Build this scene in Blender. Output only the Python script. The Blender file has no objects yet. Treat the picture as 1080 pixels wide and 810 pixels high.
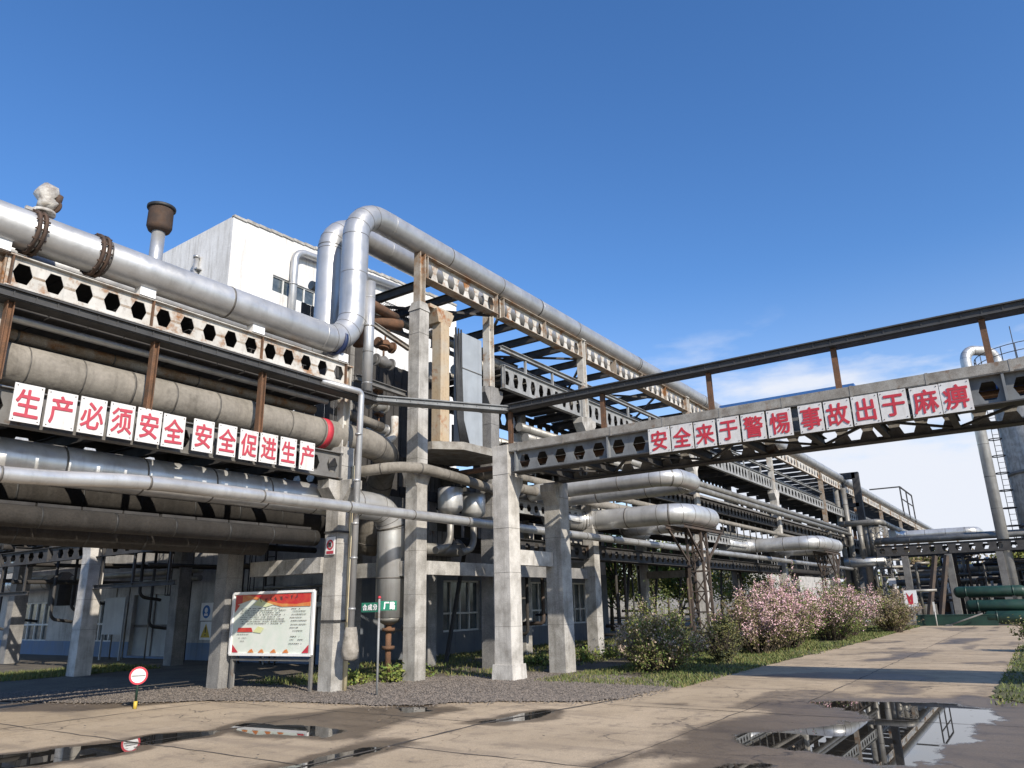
import bpy, bmesh, math, random
import numpy as np
from mathutils import Vector, Matrix, noise as mnoise
random.seed(7); rng = np.random.default_rng(7)
R = math.radians
scn = bpy.context.scene
COL = scn.collection

# ------------------------------------------------------------------ camera
cam = bpy.data.cameras.new("camera"); camo = bpy.data.objects.new("camera", cam); COL.objects.link(camo)
cam.sensor_width = 36; cam.sensor_fit = 'HORIZONTAL'; cam.lens = 25.8925; cam.clip_start = .1; cam.clip_end = 3000
def _cv(px, py, f=776.775):
    return Vector(((px-540)/f, -(py-405)/f, 1)).normalized()
_X = _cv(1100, 625); _Y = _cv(-640, 666); _Z = _X.cross(_Y)
if _Z.y < 0: _Z = -_Z
right = Vector((_X.x, _Y.x, _Z.x)); up = Vector((_X.y, _Y.y, _Z.y)); fwd = Vector((_X.z, _Y.z, _Z.z))
m4 = Matrix((right, up, -fwd)).transposed().to_4x4(); m4.translation = Vector((0, 0, 1.6))
camo.matrix_world = m4
scn.camera = camo

# ------------------------------------------------------------------ sky, sun, exposure
SUN = Vector((-.63, -1.40, 1.0)).normalized()        # towards the sun
w = bpy.data.worlds.new("World"); scn.world = w; w.use_nodes = True
nt = w.node_tree; nt.nodes.clear()
out = nt.nodes.new('ShaderNodeOutputWorld'); bg = nt.nodes.new('ShaderNodeBackground')
sky = nt.nodes.new('ShaderNodeTexSky'); sky.sky_type = 'NISHITA'; sky.sun_disc = False
sky.sun_elevation = math.asin(SUN.z); sky.sun_rotation = math.atan2(SUN.x, SUN.y)
sky.air_density = 1.0; sky.dust_density = .35; sky.ozone_density = 3.0; sky.altitude = 200
tc = nt.nodes.new('ShaderNodeTexCoord')
def wn(t, **k):
    n = nt.nodes.new(t)
    for a, b in k.items(): setattr(n, a, b)
    return n
mp = wn('ShaderNodeMapping'); mp.inputs['Scale'].default_value = (1.6, 1.6, 5.5)
nz = wn('ShaderNodeTexNoise'); nz.inputs['Scale'].default_value = 2.3; nz.inputs['Detail'].default_value = 8; nz.inputs['Roughness'].default_value = .55
nt.links.new(tc.outputs['Generated'], mp.inputs[0]); nt.links.new(mp.outputs[0], nz.inputs['Vector'])
sep = wn('ShaderNodeSeparateXYZ'); nt.links.new(tc.outputs['Generated'], sep.inputs[0])
def mr(src, a, b, c=0., d=1.):
    n = wn('ShaderNodeMapRange'); n.interpolation_type = 'SMOOTHSTEP'
    nt.links.new(src, n.inputs[0])
    for i, v in enumerate((a, b, c, d)): n.inputs[i+1].default_value = v
    return n.outputs[0]
def mth(op, a, b):
    n = wn('ShaderNodeMath', operation=op)
    for i, v in enumerate((a, b)):
        if isinstance(v, (int, float)): n.inputs[i].default_value = v
        else: nt.links.new(v, n.inputs[i])
    return n.outputs[0]
hz = mr(sep.outputs['Z'], .02, .36, 1., 0.)             # cloud bank sits low
dirn = wn('ShaderNodeVectorMath', operation='DOT_PRODUCT'); nt.links.new(tc.outputs['Generated'], dirn.inputs[0])
dirn.inputs[1].default_value = Vector((.97, .06, .2)).normalized()
near = mr(dirn.outputs['Value'], .86, .985)
cov = mth('MULTIPLY', hz, near)
thr = mth('ADD', nz.outputs['Fac'], mth('MULTIPLY', cov, .46))
cl = mr(thr, .55, .80)
cl = mth('MULTIPLY', cl, mr(sep.outputs['Z'], .38, .25))
hor = mr(sep.outputs['Z'], .0, .42, .62, 0.)               # pale band at the horizon
cl2 = mth('MAXIMUM', cl, mth('MULTIPLY', hor, .75))
hs = wn('ShaderNodeHueSaturation'); hs.inputs['Saturation'].default_value = 1.22; hs.inputs['Hue'].default_value = .506; nt.links.new(sky.outputs[0], hs.inputs['Color'])
mix = wn('ShaderNodeMixRGB'); nt.links.new(cl2, mix.inputs[0]); nt.links.new(hs.outputs[0], mix.inputs[1])
mix.inputs[2].default_value = (4.2, 4.4, 4.85, 1)
nt.links.new(mix.outputs[0], bg.inputs[0]); bg.inputs[1].default_value = .148
nt.links.new(bg.outputs[0], out.inputs[0])
sl = bpy.data.lights.new("sun", 'SUN'); sl.energy = 4.3; sl.angle = R(.53); sl.color = (1, .92, .80)
so = bpy.data.objects.new("sun", sl); COL.objects.link(so); so.rotation_euler = SUN.to_track_quat('Z', 'Y').to_euler()
scn.view_settings.view_transform = 'Standard'; scn.view_settings.look = 'None'
scn.view_settings.exposure = .44; scn.view_settings.gamma = 1; scn.view_settings.use_curve_mapping = False
try:
    scn.cycles.max_bounces = 6; scn.cycles.diffuse_bounces = 3; scn.cycles.glossy_bounces = 3
except Exception: pass

# ------------------------------------------------------------------ materials
def mat(name, col, col2=None, scale=3., rough=.8, metal=0., rust=0., rustcol=(.20, .075, .025), streak=0., streakcol=(.06, .055, .05),
        bump=.0, bscale=40., spec=.5, mixlo=.38, mixhi=.66, grain=0., rscale=2.2, slo=.50):
    m = bpy.data.materials.new(name); m.use_nodes = True
    t = m.node_tree; N = t.nodes; Lk = t.links; b = N['Principled BSDF']
    geo = N.new('ShaderNodeNewGeometry')
    def noise(sc, det=5, rg=.6, vec=None):
        n = N.new('ShaderNodeTexNoise'); n.inputs['Scale'].default_value = sc; n.inputs['Detail'].default_value = det; n.inputs['Roughness'].default_value = rg
        Lk.new(vec or geo.outputs['Position'], n.inputs['Vector']); return n.outputs['Fac']
    def rng_(s, a, b_, c=0., d=1.):
        n = N.new('ShaderNodeMapRange'); Lk.new(s, n.inputs[0])
        for i, v in enumerate((a, b_, c, d)): n.inputs[i+1].default_value = v
        return n.outputs[0]
    def mixc(f, a, c):
        n = N.new('ShaderNodeMixRGB')
        Lk.new(f, n.inputs[0])
        for i, v in ((1, a), (2, c)):
            if isinstance(v, tuple): n.inputs[i].default_value = (*v, 1)
            else: Lk.new(v, n.inputs[i])
        return n.outputs[0]
    cur = col
    if col2: cur = mixc(rng_(noise(scale), mixlo, mixhi), col, col2)
    if grain:
        g = rng_(noise(scale*22, 2), .35, .65, 1-grain, 1+grain)
        n = N.new('ShaderNodeVectorMath'); n.operation = 'SCALE'
        if isinstance(cur, tuple): n.inputs[0].default_value = cur
        else: Lk.new(cur, n.inputs[0])
        Lk.new(g, n.inputs['Scale']); cur = n.outputs[0]
    if streak:
        mp = N.new('ShaderNodeMapping'); mp.inputs['Scale'].default_value = (4.5, 4.5, .35); Lk.new(geo.outputs['Position'], mp.inputs[0])
        s = rng_(noise(1.3, 8, .72, mp.outputs[0]), slo, slo+.24, 0, streak)
        cur = mixc(s, cur, streakcol)
    rf = None
    if rust:
        rf = rng_(noise(rscale, 8, .7), .70-.28*rust, .82-.28*rust)
        cur = mixc(rf, cur, rustcol)
        n2 = rng_(noise(rscale*6, 5), .55, .7, 0, .6*rust)
        cur = mixc(n2, cur, tuple(c*.45 for c in rustcol))
    if isinstance(cur, tuple): b.inputs['Base Color'].default_value = (*cur, 1)
    else: Lk.new(cur, b.inputs['Base Color'])
    Lk.new(rng_(noise(scale*2.3, 4), .3, .7, max(.03, rough-.1), min(1, rough+.1)), b.inputs['Roughness'])
    if rf is not None and metal: Lk.new(rng_(rf, 0, 1, metal, 0), b.inputs['Metallic'])
    else: b.inputs['Metallic'].default_value = metal
    b.inputs['Specular IOR Level'].default_value = spec
    if bump:
        bp = N.new('ShaderNodeBump'); bp.inputs['Strength'].default_value = bump; bp.inputs['Distance'].default_value = .02
        Lk.new(noise(bscale, 4), bp.inputs['Height']); Lk.new(bp.outputs[0], b.inputs['Normal'])
    return m
M = {}
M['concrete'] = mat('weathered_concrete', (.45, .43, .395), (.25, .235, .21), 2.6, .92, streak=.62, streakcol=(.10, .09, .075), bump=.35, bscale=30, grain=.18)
M['concrete_dark'] = mat('dark_grey_concrete', (.26, .25, .235), (.16, .155, .15), 2.0, .92, streak=.5, bump=.35, bscale=30, grain=.18)  # darker grey copy of the concrete, mostly for rear and far columns
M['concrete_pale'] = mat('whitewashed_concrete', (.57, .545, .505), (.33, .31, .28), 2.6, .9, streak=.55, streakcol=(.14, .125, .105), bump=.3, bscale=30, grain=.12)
M['silver'] = mat('silver_painted_steel', (.50, .50, .50), (.40, .40, .395), 1.6, .42, .55, bump=.12, bscale=5, streak=.35, streakcol=(.20, .19, .17))
M['alu'] = mat('aluminium_cladding', (.62, .62, .605), (.47, .46, .44), 1.3, .38, .55, bump=.08, bscale=5, streak=.35, streakcol=(.16, .14, .12))
M['duct'] = mat('dull_zinc_cladding', (.28, .27, .245), (.17, .16, .14), 1.6, .5, .35, bump=.1, bscale=6, streak=.65, streakcol=(.10, .085, .07))
M['bright'] = mat('polished_cladding', (.62, .63, .64), (.52, .53, .54), 1.2, .2, .95, bump=.08, bscale=4)
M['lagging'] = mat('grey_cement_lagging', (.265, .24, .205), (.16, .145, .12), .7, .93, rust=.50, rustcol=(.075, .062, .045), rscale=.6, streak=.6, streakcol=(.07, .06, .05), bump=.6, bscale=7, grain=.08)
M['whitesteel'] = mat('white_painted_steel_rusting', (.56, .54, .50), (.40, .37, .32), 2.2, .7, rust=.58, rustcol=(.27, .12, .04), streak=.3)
M['greysteel'] = mat('pale_grey_painted_steel', (.31, .315, .31), (.21, .21, .205), 2.5, .65, rust=.38, rustcol=(.13, .07, .035), streak=.4)
M['rust'] = mat('rusted_steel', (.17, .085, .045), (.09, .055, .035), 4, .9, bump=.3, bscale=40, grain=.25)
M['rustpost'] = mat('rust_streaked_post', (.36, .32, .27), (.24, .17, .11), 3.0, .85, rust=.62, rustcol=(.22, .095, .03), grain=.2)
M['ochre'] = mat('ochre_rusted_sheet', (.44, .34, .22), (.42, .37, .29), 1.6, .75, rust=.55, rustcol=(.30, .11, .03), streak=.35, streakcol=(.16, .06, .02))
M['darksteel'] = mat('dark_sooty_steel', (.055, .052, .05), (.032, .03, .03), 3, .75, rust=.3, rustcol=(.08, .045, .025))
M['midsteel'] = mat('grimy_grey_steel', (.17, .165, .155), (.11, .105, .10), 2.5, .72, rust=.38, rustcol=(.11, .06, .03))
M['bridgegrey'] = mat('dull_blue_grey_paint', (.20, .21, .215), (.13, .135, .14), 2.5, .65, rust=.35, rustcol=(.10, .06, .035), streak=.4)
M['traydark'] = mat('sooty_galvanised_tray', (.065, .064, .063), (.042, .041, .04), 4, .65, .2, streak=.3)
M['rustdark'] = mat('dark_rusty_angle_iron', (.085, .06, .045), (.05, .042, .038), 3, .85, grain=.25)
M['creampaint'] = mat('yellowed_cream_paint', (.60, .52, .34), (.48, .38, .22), 4, .7, rust=.25, streak=.3)
M['tray'] = mat('galvanised_cable_tray', (.27, .27, .265), (.18, .18, .175), 4, .6, .25, streak=.3)
M['planks'] = mat('weathered_grey_channel', (.31, .295, .265), (.19, .17, .145), 4, .88, rust=.4, rustcol=(.15, .08, .04), grain=.2)
M['greypanel'] = mat('pale_grey_sheet', (.33, .355, .375), (.27, .29, .305), 1.5, .5, streak=.25)
M['black'] = mat('black_rubber', (.018, .018, .018), (.03, .03, .03), 6, .6)
M['brown'] = mat('brown_burnt_steel', (.085, .05, .032), (.05, .035, .028), 5, .85, grain=.2)
M['white'] = mat('white_enamel', (.84, .83, .82), (.76, .75, .735), 5, .45, streak=.18, streakcol=(.45, .40, .34))
M['plate'] = mat('weathered_white_plate', (.70, .685, .66), (.62, .60, .57), 7, .5, rust=.16, streak=.45, streakcol=(.36, .30, .24), rscale=6)
M['red'] = mat('red_sign_paint', (.52, .035, .055), (.44, .03, .045), 12, .6)
M['palered'] = mat('faded_red_sign_paint', (.47, .06, .085), (.40, .045, .065), 12, .6)
M['plaster'] = mat('peeling_white_plaster', (.76, .75, .73), (.64, .625, .60), .9, .93, streak=.7, slo=.48, streakcol=(.30, .275, .24), bump=.3, bscale=8, grain=.08)
M['plaster_low'] = mat('shade_greyed_plaster', (.48, .46, .43), (.28, .27, .25), .9, .93, streak=.5, bump=.3, bscale=8, grain=.1)  # whitewash darkened overall to imitate the shade under the racks
M['wall_shade'] = mat('blue_grey_wall_shade', (.12, .135, .155), (.17, .175, .18), 1.2, .9, streak=.5)  # shade of the hall's front wall, put into a blue-grey colour
M['bluepaint'] = mat('faded_blue_dado', (.13, .19, .30), (.16, .20, .26), 1.6, .85, streak=.35)
M['glass'] = mat('dusty_window_glass', (.05, .065, .075), (.10, .12, .13), 3, .14, spec=.8)
M['frame'] = mat('white_window_frame', (.62, .62, .60), (.5, .5, .48), 5, .6)
M['greenpaint'] = mat('shade_darkened_green_paint', (.012, .045, .03), (.008, .028, .021), 2, .5, rust=.12)  # green taken darker to mimic the cross rack's shadow
M['greensign'] = mat('green_enamel_sign', (.02, .20, .12), (.02, .16, .10), 6, .35)
M['bluesheet'] = mat('blue_coated_sheet', (.05, .16, .42), (.04, .12, .34), 2, .45)
M['yellow'] = mat('yellow_paint', (.62, .44, .05), (.5, .36, .06), 6, .6)
M['navy'] = mat('navy_clamp_paint', (.015, .028, .085), None, 6, .5)
M['seam'] = mat('grimy_seam', (.15, .14, .125), (.08, .07, .06), 5, .6, .3)
M['signblue'] = mat('blue_sign_enamel', (.03, .14, .42), None, 6, .5)
M['board'] = mat('pale_poster_vinyl', (.70, .72, .66), (.62, .68, .60), 5, .5)
M['boardred'] = mat('poster_red', (.50, .025, .03), (.55, .08, .04), 5, .5)
M['boardor'] = mat('poster_orange', (.62, .17, .05), (.64, .34, .10), 5, .5)
M['boardyel'] = mat('poster_yellow_green', (.66, .66, .30), (.64, .70, .48), 5, .5)
M['ink'] = mat('poster_ink', (.05, .05, .05), None, 6, .6)
M['wrap'] = mat('white_plastic_wrap', (.52, .50, .46), (.24, .21, .18), 9, .5, bump=.6, bscale=14)
M['lagdark'] = mat('sooty_shaded_lagging', (.038, .033, .028), (.022, .019, .016), 1.6, .93, streak=.6, bump=.5, bscale=9, grain=.2)  # soot plus extra darkening that stands in for shade below the racks
M['sack'] = mat('grey_sacking', (.34, .31, .27), (.20, .18, .15), 9, .9, bump=.6, bscale=14)
M['bark'] = mat('grey_brown_bark', (.11, .085, .06), (.07, .055, .04), 14, .95)
M['leaf_olive'] = mat('olive_leaves', (.13, .135, .035), (.19, .175, .06), 5, .75, grain=.35)
M['leaf_green'] = mat('spring_green_leaves', (.10, .17, .03), (.17, .21, .045), 5, .75, grain=.35)
M['leaf_dry'] = mat('dry_brown_leaves', (.24, .17, .11), (.17, .14, .07), 6, .8, grain=.35)
M['leaf_dark'] = mat('dark_green_leaves', (.03, .042, .018), (.05, .06, .022), 5, .75, grain=.3)
M['leaf_yel'] = mat('yellow_green_leaves', (.21, .21, .04), (.13, .17, .03), 3, .75, grain=.35)
M['bloom'] = mat('pink_blossom', (.80, .55, .58), (.68, .38, .44), 6, .8, grain=.3)
M['bloom2'] = mat('faded_buff_blossom', (.54, .43, .35), (.42, .31, .24), 6, .8, grain=.3)
M['grassmat'] = mat('grass_blades', (.075, .115, .024), (.14, .15, .045), 3, .8, grain=.35)
M['grassdry'] = mat('dry_grass_blades', (.22, .19, .07), (.12, .13, .04), 3, .85, grain=.35)
M['soil'] = mat('dark_soil', (.085, .07, .052), (.13, .11, .08), 1.1, .97, bump=.8, bscale=14, grain=.3)
M['turf'] = mat('turf_soil', (.07, .085, .028), (.11, .10, .05), 1.6, .97, bump=.8, bscale=16, grain=.3)
M['gravelmat'] = mat('brown_gravel', (.145, .118, .095), (.085, .072, .06), 3, .95, bump=1.0, bscale=45, grain=.5)
M['stone'] = mat('gravel_stones', (.24, .20, .165), (.10, .09, .08), 14, .9, grain=.5)
M['ground'] = mat('packed_earth', (.16, .14, .11), (.11, .10, .075), .3, .97, bump=.5, bscale=10)

# ------------------------------------------------------------------ mesh building
class MB:
    def __init__(s): s.v = []; s.f = []; s.mi = []; s.sm = []
    def face(s, idx, mi=0, sm=False): s.f.append(tuple(idx)); s.mi.append(mi); s.sm.append(sm)
    def poly(s, pts, mi=0):
        n = len(s.v); s.v += [tuple(p) for p in pts]; s.face(range(n, n+len(pts)), mi)
    def hexa(s, c8, mi=0):
        n = len(s.v); s.v += [tuple(p) for p in c8]
        for q in ((0, 3, 2, 1), (4, 5, 6, 7), (0, 1, 5, 4), (1, 2, 6, 5), (2, 3, 7, 6), (3, 0, 4, 7)): s.face([n+i for i in q], mi)
    def box(s, c, d, mi=0, rz=0.):
        x, y, z = c; a, b, h = d[0]/2, d[1]/2, d[2]/2; cs, sn = math.cos(rz), math.sin(rz)
        P = []
        for zz in (-h, h):
            for sx, sy in ((-a, -b), (a, -b), (a, b), (-a, b)): P.append((x+sx*cs-sy*sn, y+sx*sn+sy*cs, z+zz))
        s.hexa(P, mi)
    def span(s, x0, x1, y0, y1, z0, z1, mi=0): s.box(((x0+x1)/2, (y0+y1)/2, (z0+z1)/2), (abs(x1-x0), abs(y1-y0), abs(z1-z0)), mi)
    def taper(s, c, z0, z1, a0, b0, a1, b1, mi=0):
        x, y = c; P = []
        for z, a, b in ((z0, a0/2, b0/2), (z1, a1/2, b1/2)):
            for sx, sy in ((-a, -b), (a, -b), (a, b), (-a, b)): P.append((x+sx, y+sy, z))
        s.hexa(P, mi)
    def bar(s, a, b, wd, h, mi=0):
        a, b = Vector(a), Vector(b); d = (b-a).normalized(); upv = Vector((0, 0, 1)) if abs(d.z) < .95 else Vector((1, 0, 0))
        sd = d.cross(upv).normalized()*(wd/2); u = sd.cross(d).normalized()*(h/2); P = []
        for p in (a, b):
            P += [p-sd-u, p+sd-u, p+sd+u, p-sd+u]
        s.hexa(P, mi)
    def tube(s, path, r, n=12, mi=0, cap=True):
        P = [Vector(p) for p in path]; k = len(P); rr = r if isinstance(r, (list, tuple)) else [r]*k
        T = []
        for i in range(k):
            d = (P[min(i+1, k-1)]-P[max(i-1, 0)]); T.append(d.normalized() if d.length > 1e-9 else Vector((0, 0, 1)))
        u = T[0].cross(Vector((0, 0, 1)))
        if u.length < .05: u = T[0].cross(Vector((0, 1, 0)))
        u.normalize(); base = len(s.v)
        for i in range(k):
            u = (u - T[i]*u.dot(T[i])).normalized(); v = T[i].cross(u)
            for j in range(n):
                a = 2*math.pi*j/n; s.v.append(tuple(P[i]+(u*math.cos(a)+v*math.sin(a))*rr[i]))
        for i in range(k-1):
            for j in range(n):
                a = base+i*n+j; b = base+i*n+(j+1) % n; s.face((a, b, b+n, a+n), mi, True)
        if cap:
            s.face(range(base+n-1, base-1, -1), mi); s.face(range(base+(k-1)*n, base+k*n), mi)
    def ring(s, p, d, r, wd, n=18, mi=0):
        p, d = Vector(p), Vector(d).normalized(); s.tube([p-d*wd/2, p+d*wd/2], r, n, mi)
    def lathe(s, c, prof, n=20, mi=0):
        s.tube([(c[0], c[1], c[2]+z) for r_, z in prof], [r_ for r_, z in prof], n, mi)
    def ibeam(s, a, b, h, wd, t=.015, mi=0):
        a, b = Vector(a), Vector(b); z = Vector((0, 0, h/2-t/2))
        s.bar(a+z, b+z, wd, t, mi); s.bar(a-z, b-z, wd, t, mi); s.bar(a, b, t, h-2*t, mi)
    def castel(s, a, b, z0, z1, pitch=.48, th=.014, hf=.30, aw=.60, mi=0, weld=None):
        """web plate with a row of hexagonal openings"""
        a, b = Vector((a[0], a[1], 0)), Vector((b[0], b[1], 0)); L = (b-a).length; d = (b-a)/L; nrm = Vector((-d.y, d.x, 0))*(th/2)
        nc = max(1, int(round(L/pitch))); p = L/nc; H = z1-z0; zc = (z0+z1)/2; A = p*aw/2; B = H*hf
        def pt(u, z): q = a+d*u; return Vector((q.x, q.y, z))
        for i in range(nc):
            u0 = i*p; uc = u0+p/2; u1 = u0+p
            hexp = [pt(uc+A, zc), pt(uc+A*.55, zc+B), pt(uc-A*.55, zc+B), pt(uc-A, zc), pt(uc-A*.55, zc-B), pt(uc+A*.55, zc-B)]
            TL, TR, BL, BR = pt(u0, z1), pt(u1, z1), pt(u0, z0), pt(u1, z0); ML, MR = pt(u0, zc), pt(u1, zc)
            qs = [(TL, hexp[2], hexp[1], TR), (BL, BR, hexp[5], hexp[4]), (TL, ML, hexp[3], hexp[2]), (ML, BL, hexp[4], hexp[3]), (TR, hexp[1], hexp[0], MR), (MR, hexp[0], hexp[5], BR)]
            for q in qs:
                s.poly([x+nrm for x in q], mi); s.poly([x-nrm for x in reversed(q)], mi)
            if weld is not None and i < nc:
                for (e, f) in ((ML, hexp[3]), (hexp[0], MR)):
                    h = .016+.01*random.random(); s.poly([e+nrm*1.25-Vector((0, 0, h)), f+nrm*1.25-Vector((0, 0, h)), f+nrm*1.25+Vector((0, 0, h)), e+nrm*1.25+Vector((0, 0, h))], weld); s.poly([e-nrm*1.25+Vector((0, 0, h)), f-nrm*1.25+Vector((0, 0, h)), f-nrm*1.25-Vector((0, 0, h)), e-nrm*1.25-Vector((0, 0, h))], weld)
            for k in range(6):
                e, f = hexp[k], hexp[(k+1) % 6]; s.poly([e+nrm, f+nrm, f-nrm, e-nrm], mi)
        for z in (z0, z1):
            pass
    def data(s, name, mats, off=(0, 0, 0)):
        me = bpy.data.meshes.new(name); o = Vector(off)
        me.from_pydata([(x-o.x, y-o.y, z-o.z) for x, y, z in s.v], [], s.f)
        for m in mats: me.materials.append(m)
        me.polygons.foreach_set('material_index', s.mi); me.polygons.foreach_set('use_smooth', s.sm)
        me.update(); return me
def ML(m):
    m = m if isinstance(m, (list, tuple)) else [m]
    return [M[x] if isinstance(x, str) else x for x in m]
ORG = {}
def link(name, me, parent=None, org=None):
    o = bpy.data.objects.new(name, me); COL.objects.link(o)
    if parent is not None: o.parent = parent; ORG[o.name] = ORG[parent.name]
    else:
        o.location = org; ORG[o.name] = Vector(org)
    return o
def base_of(mb):
    a = np.array(mb.v); return Vector(((a[:, 0].min()+a[:, 0].max())/2, (a[:, 1].min()+a[:, 1].max())/2, a[:, 2].min()))
def tag(o, label, cat, group=None, kind=None):
    if label: o['label'] = label
    if cat: o['category'] = cat
    if group: o['group'] = group
    if kind: o['kind'] = kind
    return o
def solid(name, mb, mats, label=None, cat=None, group=None, kind=None):
    og = base_of(mb); o = link(name, mb.data(name, ML(mats), og), None, og); return tag(o, label, cat, group, kind)
def thing(name, loc, label, cat, group=None):
    o = link(name, None, None, Vector(loc)); o.empty_display_size = .3; return tag(o, label, cat, group)
def part(name, mb, mats, parent, label=None):
    o = link(name, mb.data(name, ML(mats), ORG[parent.name]), parent)
    if label: o['label'] = label
    return o
def np_mesh(name, V, F, mats, mi=None, off=(0, 0, 0)):
    """quads/tris from numpy arrays"""
    me = bpy.data.meshes.new(name); n = len(V); k = F.shape[1]; V = V-np.array(off)
    me.vertices.add(n); me.vertices.foreach_set('co', V.astype(np.float32).ravel())
    me.loops.add(F.size); me.loops.foreach_set('vertex_index', F.astype(np.int32).ravel())
    me.polygons.add(len(F)); me.polygons.foreach_set('loop_start', np.arange(0, F.size, k, dtype=np.int32))
    try: me.polygons.foreach_set('loop_total', np.full(len(F), k, dtype=np.int32))
    except Exception: pass
    for m in ML(mats): me.materials.append(m)
    if mi is not None: me.polygons.foreach_set('material_index', mi.astype(np.int32))
    me.update(calc_edges=True); me.validate(); return me
def bend(pts, r):
    """polyline with rounded corners"""
    P = [Vector(p) for p in pts]; out = [P[0]]
    for i in range(1, len(P)-1):
        a, b, c = P[i-1], P[i], P[i+1]; u = (a-b); v = (c-b); rr = min(r, u.length*.49, v.length*.49); u.normalize(); v.normalize()
        ang = u.angle(v); dist = rr; s0, s1 = b+u*dist, b+v*dist
        K = 8
        for k in range(K+1):
            t = k/K; out.append(s0*(1-t)**2+b*2*t*(1-t)*(.94)+s1*t*t if False else _arc(s0, b, s1, t))
    out.append(P[-1]); return out
def _arc(s0, b, s1, t):
    w = .7071; q = (1-t)**2 + 2*w*t*(1-t) + t*t
    return (s0*(1-t)**2 + b*(2*w*t*(1-t)) + s1*t*t)/q

# ------------------------------------------------------------------ ground, road
def sheet(name, z, pts, m):
    mb = MB(); mb.poly([(x, y, z) for x, y in pts]); return solid(name, mb, m, kind='structure')
sheet('ground', 0, [(-300, -300), (900, -300), (900, 600), (-300, 600)], 'ground')

def seg_poly_dist(PX_, PY_, poly):
    """signed distance (inside negative) to polygon, numpy"""
    d = np.full(PX_.shape, 1e9); ins = np.zeros(PX_.shape, bool); n = len(poly)
    for i in range(n):
        ax, ay = poly[i]; bx, by = poly[(i+1) % n]; ex, ey = bx-ax, by-ay
        t = np.clip(((PX_-ax)*ex+(PY_-ay)*ey)/(ex*ex+ey*ey+1e-12), 0, 1)
        d = np.minimum(d, np.hypot(PX_-ax-t*ex, PY_-ay-t*ey))
        c = ((ay > PY_) != (by > PY_)) & (PX_ < (bx-ax)*(PY_-ay)/(by-ay+1e-12)+ax); ins ^= c
    return np.where(ins, -d, d)
def vnoise(x, y, s, seed=0):
    """smooth value noise in numpy"""
    g = np.random.default_rng(seed).random((256, 256)); x, y = x*s+37.3, y*s+91.7
    xi, yi = np.floor(x).astype(int), np.floor(y).astype(int); fx, fy = x-xi, y-yi; fx = fx*fx*(3-2*fx); fy = fy*fy*(3-2*fy)
    a = g[xi % 256, yi % 256]; b = g[(xi+1) % 256, yi % 256]; c = g[xi % 256, (yi+1) % 256]; d = g[(xi+1) % 256, (yi+1) % 256]
    return a*(1-fx)*(1-fy)+b*fx*(1-fy)+c*(1-fx)*fy+d*fx*fy
PUD = [  # (outline on the ground, damp margin)
    ([(13.11, 3.4), (13.6, 2.8), (13.7, 2.16), (13.8, 1.52), (13.2, 1.0), (12.3, .95), (11.4, 1.15), (10.6, 1.0), (9.9, 1.25), (9.1, 1.2), (8.5, 1.5), (8.7, 1.95), (9.0, 2.45), (9.0, 2.95), (9.2, 3.4), (9.7, 3.45), (10.2, 3.2), (10.8, 2.8), (11.73, 2.35), (12.58, 2.75)], .75),
    ([(4.48, 10.62), (4.89, 10.6), (5.24, 10.62), (5.75, 10.21), (6.0, 10.19), (5.58, 9.41), (5.04, 9.31), (4.59, 9.47), (3.6, 9.9), (3.6, 10.8)], .25),
    ([(6.04, 10.26), (6.67, 10.17), (7.14, 9.97), (6.94, 9.64), (6.34, 9.65), (5.72, 9.67)], .2),
    ([(7.11, 10.04), (7.56, 10.11), (7.65, 8.74), (7.66, 8.18), (7.3, 8.06), (6.96, 9.08)], .3),
    ([(8.9, 7.13), (9.5, 7.0), (10.2, 6.9), (10.45, 6.65), (9.93, 6.5), (9.1, 6.6)], .3),
    ([(5.0, 7.05), (6.4, 6.95), (7.6, 7.0), (7.5, 6.72), (6.2, 6.7), (5.0, 6.78)], .3),
    ([(7.6, 3.2), (8.2, 2.9), (8.3, 2.5), (7.7, 2.8)], .4),
    ([(9.9, 9.24), (10.2, 8.87), (9.78, 8.41), (9.53, 8.69)], .3),
    ([(7.7, 16.6), (8.2, 15.4), (8.0, 15.2), (7.4, 16.4)], .3)]
DAMP = [[(12.73, 4.07), (13.62, 3.55), (14.49, 1.56), (14.86, 1.32), (13.98, -.5), (8, -.6), (8.14, 2.21), (8.1, 3.68), (7.47, 4.03), (9.47, 4.02), (10.62, 3.94), (11.59, 3.32)],
        [(7.25, 10.13), (8.15, 10.2), (9.31, 9.97), (10.24, 8.49), (10.1, 7.98), (9.2, 8.19), (8.32, 8.12), (7.5, 7.83), (6.94, 8.47)],
        [(7.31, 17.73), (7.92, 16.7), (8.71, 15.3), (9.4, 13.6), (8.3, 13.9), (7.2, 14.2), (6.1, 16.2), (6.2, 18.5)],
        [(16.9, 5.9), (18.2, 4.4), (18.4, 2.6), (17.6, 2.4), (17.0, 4.2)], [(13.6, .9), (12.4, .8), (9.0, .9), (7.6, 1.2), (7.6, -3), (14, -3)], [(22, 4.0), (25, 3.6), (26.5, 2.9), (24, 2.9)], [(30, 3.3), (34, 2.9), (34, 2.3), (30.5, 2.6)]]
road_m = bpy.data.materials.new('worn_concrete_paving'); road_m.use_nodes = True
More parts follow.
